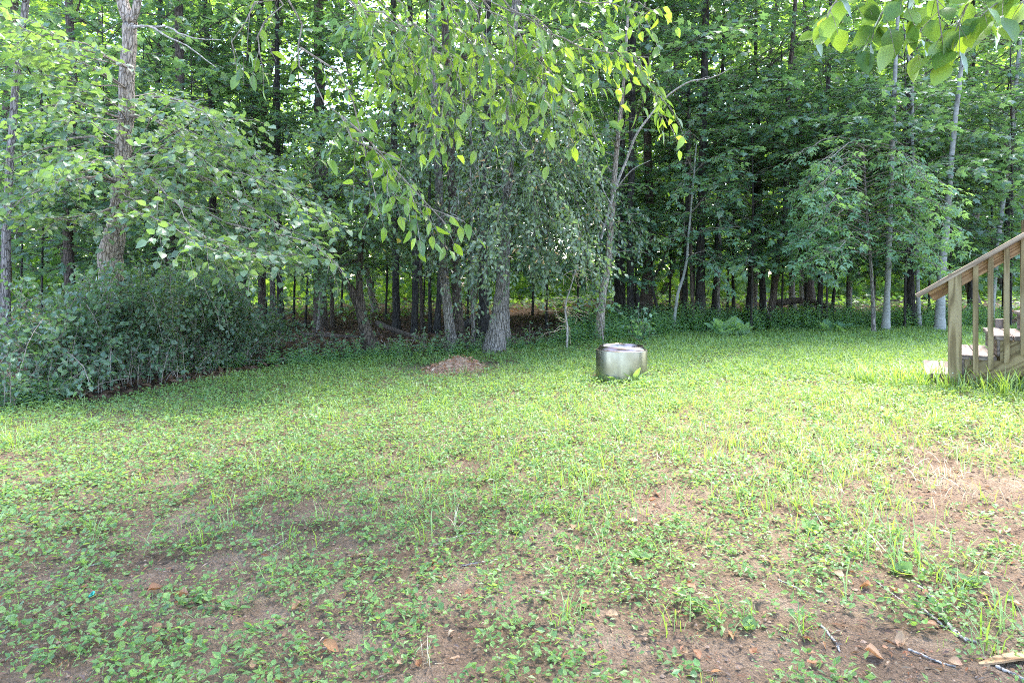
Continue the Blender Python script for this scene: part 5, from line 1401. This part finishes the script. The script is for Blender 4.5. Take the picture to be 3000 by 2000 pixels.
# second tree overhead at the right: broad serrated leaves
tb = np.array([3.4, .2, float(gz(3.4, .2))])
t = thing('broadleaf_tree', 'tree with broad bright leaves hanging in at the top right corner', 'tree', tb)
mb = MB(); cc = catmull([tb - UP * .1, tb + np.array([0, .05, 1.5]), tb + np.array([-.1, .2, 3.2]), tb + np.array([-.3, .3, 4.6])], 30)
tubes(cc, np.linspace(.13, .05, 30), 18, mb, bark=.09); mb.build('trunk', M['bk_gray'], t, True, tb)
F = Fol(); B = MB()
for L, tw, stp in [([(2560, -160, 2.8), (2500, -60, 2.75), (2440, 10, 2.7), (2420, 60, 2.7)], .16, .1), ([(2680, -170, 2.7), (2650, -60, 2.65), (2600, 30, 2.6), (2570, 70, 2.6)], .16, .09), ([(2800, -170, 2.6), (2760, -60, 2.6), (2740, 20, 2.55), (2760, 110, 2.55)], .16, .1), ([(2900, -170, 2.6), (2860, -60, 2.6), (2830, 20, 2.55), (2800, 90, 2.55)], .15, .1), ([(3050, -170, 2.6), (2990, -70, 2.6), (2930, 0, 2.55), (2880, 40, 2.55)], .17, .1), ([(3100, -150, 2.7), (3050, -50, 2.7), (2990, 10, 2.65)], .15, .1), ([(2720, -170, 2.7), (2690, -70, 2.7), (2670, 10, 2.7), (2680, 80, 2.7)], .14, .1)]:
    w3 = [PP(*p) for p in L]
    spray(F, B, w3, .005, twig=tw, tstep=stp * .5, lsize=.1, lstep=.05, droop=.2, hang=.6, flat=.6, leaf_jit=.5, start=.15)
    k_ = catmull([cc[24], (cc[26] + w3[0]) / 2 + UP * .4, w3[0]], 14); tubes(k_, np.linspace(.02, .005, 14), 6, B)
FS = Fol()  # unseen crown above the frame, added to shade the foreground towards the right
for k in range(45):
    a = rng.uniform(.5, 3.0); L = rng.uniform(1.5, 5.0); z = rng.uniform(3.9, 5.0)
    p = cc[int(np.clip(np.searchsorted(cc[:, 2], z), 20, 29))]
    d = np.array([math.cos(a), math.sin(a), .12])
    spray(FS, B, [p, p + d * L * .5 + UP * .4, p + d * L + UP * rng.uniform(.2, .9)], .02, twig=.8, tstep=.24, lsize=.115, lstep=.1, droop=.15, flat=.5, start=.15)
a_ = FS.arrays()
vis = (HZ - (a_[0][:, 2] - EYE) / np.maximum(a_[0][:, 1], .1) * FPX) < -60
FS = Fol(); FS.add(a_[0][vis], a_[2][vis], a_[3][vis], a_[4][vis])
emit(t, FS, T_OV, M['lf_over'], 'crown')
T_BROAD = t_ovate_fine(.34, .16, .12)
emit(t, F, T_BROAD, M['lf_over'], 'hanging_leaves', single=300, tmpl_single=T_BROAD)
B.build('branches', M['twig'], t, False, tb)

# ------------------------------------------------------------------ fallen leaves, twigs and scraps on the lawn
def fallen_leaf(u, v, size, label, cup=.5, group='fallen leaves on the lawn'):
    p = hit(u, v)
    T, pl = t_ovate_fine(rng.uniform(.28, .42), cup, rng.uniform(-.5, .3))
    V = T.copy(); V[:, 2] += .1 * np.sin(V[:, 1] * 5 + rng.uniform(0, 6)) + abs(V[:, 2].min()) * .3; V[:, 1] -= .5
    me = mk_mesh('fallen_leaf', V * size, pl, True, np.full(len(V), rng.random())); me.materials.append(M['fallen'])
    o = obj('fallen_leaf', me); o.location = p + UP * (.006 + size * .06); o.rotation_euler = (rng.normal(0, .3), rng.normal(0, .3), rng.uniform(0, 6.28))
    return tag(o, label, 'leaf', group)
FL = [(2150, 1870, .062, 'orange-brown curled leaf lying on bare soil at the bottom'), (455, 1735, .06, 'pink-tan curled leaf in the lower left foreground'), (530, 1752, .06, 'pale cream leaf right of the pink-tan curled leaf'), (430, 1972, .05, 'tan leaf on soil at the bottom left'), (2535, 1725, .055, 'red-brown crumpled leaf in the right foreground'), (2560, 1925, .06, 'brown curled leaf near the bottom right twigs'), (2730, 1840, .045, 'pinkish cupped leaf beside the bottom right twigs'), (1675, 1555, .05, 'brown folded leaf on the bare path in the centre'), (970, 1910, .055, 'dark brown leaf with tan edge at the bottom centre'), (2010, 1920, .045, 'pale pink dead leaf at the bottom centre right'), (2420, 1530, .06, 'dark crumpled leaf by the long grass'), (870, 1785, .045, 'dark red leaf in the centre foreground soil'), (640, 1760, .04, 'reddish leaf between soil patches at the lower left'), (2040, 1925, .04, 'tan torn leaf right of the pale pink one'), (1910, 1470, .045, 'brown leaf at the near edge of the sunny grass'), (2620, 1735, .05, 'russet leaf among heart-shaped weeds'), (1230, 1950, .04, 'brown leaf at the very bottom left of centre'), (210, 1790, .045, 'orange leaf left of the teal scrap'), (1560, 1590, .05, 'brown leaf standing on edge at the centre'), (2640, 1890, .06, 'long tan leaf with a twisted stalk at lower right')]
for u, v, s, lab in FL:
    fallen_leaf(u, v, s * .8, lab, rng.uniform(.6, 1.5))
for k in range(70):
    u, v = rng.uniform(20, 2980), 1350 + 640 * rng.random() ** .8
    fallen_leaf(u, v, rng.uniform(.018, .04), 'small brown dead leaf bit lying among the lawn weeds', .5, 'small dead leaf bits on the lawn')
TW = [([(2690, 1720), (2745, 1765), (2790, 1850), (2860, 1885)], .009, 'grey crooked stick among weeds in the right foreground'), ([(2700, 1785), (2740, 1815), (2768, 1840)], .007, 'short thick stick left of the grey crooked one'), ([(2400, 1830), (2445, 1880), (2460, 1910)], .006, 'brown bent twig at the lower right'), ([(2660, 1905), (2760, 1945), (2800, 1955)], .005, 'thin dark stick near the bottom right corner'), ([(2920, 1955), (3010, 1995)], .007, 'grey stick cut by the bottom right corner'), ([(2280, 1700), (2380, 1745)], .004, 'thin twig under yellow-green weeds'), ([(360, 1310), (400, 1304), (470, 1302)], .006, 'dark twig on the lawn at the left'), ([(760, 1625), (850, 1575)], .004, 'thin pale twig across the left soil patch'), ([(1270, 1600), (1350, 1570), (1410, 1560)], .004, 'slender tan stick at the centre soil patch'), ([(1350, 1660), (1460, 1640)], .004, 'dry stalk lying across the centre weeds'), ([(2750, 1800), (2830, 1880)], .006, 'tan split stick on the right foreground'), ([(1800, 1735), (1880, 1745)], .003, 'dry bent stem in the front centre'), ([(260, 1660), (330, 1640)], .004, 'pale twig at the lower left'), ([(2380, 1490), (2420, 1560)], .004, 'bent twig by the dark crumpled leaf'), ([(1550, 1730), (1620, 1740)], .003, 'small brown stick front of centre'), ([(2560, 1700), (2640, 1760)], .004, 'brown stick beside the russet leaf')]
for px, r, lab in TW:
    stick('twig', lab, 'twig', px, r * .7, r * .4, 'deadwood', 'sticks and twigs on the lawn', 7, .006)
# split plank sliver at bottom right
p1, p2 = hit(2868, 1948), hit(3040, 1925)
mb = MB(); n = 10; cc = catmull([p1 + UP * .006, (p1 + p2) / 2 + UP * .014, p2 + UP * .012], n); dirx = nrm((p2 - p1)[None])[0]; sd2 = np.cross(UP, dirx)
wv = np.interp(np.linspace(0, 1, n), [0, .3, 1], [.003, .013, .017])
V = np.concatenate([cc - sd2 * wv[:, None], cc + sd2 * wv[:, None], cc - sd2 * wv[:, None] - UP * .006, cc + sd2 * wv[:, None] - UP * .006])
ix = np.arange(n - 1)
mb.add(V, [np.concatenate([np.stack([ix, ix + 1, n + ix + 1, n + ix], 1)[:, ::-1], np.stack([2 * n + ix, 2 * n + ix + 1, 3 * n + ix + 1, 3 * n + ix], 1), np.stack([ix, ix + 1, 2 * n + ix + 1, 2 * n + ix], 1), np.stack([n + ix, n + ix + 1, 3 * n + ix + 1, 3 * n + ix], 1)[:, ::-1], [[0, n, 3 * n, 2 * n]], [[n - 1, 3 * n - 1, 4 * n - 1, 2 * n - 1]][:1]])])
o = mb.build('wood_sliver', M['wood_warm'], None, False, p1); o.location = p1
tag(o, 'pale tan sliver of split wood at the bottom right corner', 'wood')
# teal scrap
p = hit(261, 1752); mb = MB()
a = np.linspace(0, 4.6, 22); cc = np.stack([.012 * np.cos(a) + .004 * a, .010 * np.sin(a), .012 + .006 * np.sin(a * 1.5)], 1)
tubes(cc, np.full(22, .0032), 6, mb); o = mb.build('plastic_scrap', M['teal'], None, True); o.location = p
tag(o, 'curled teal plastic scrap lying in the lower left weeds', 'scrap')
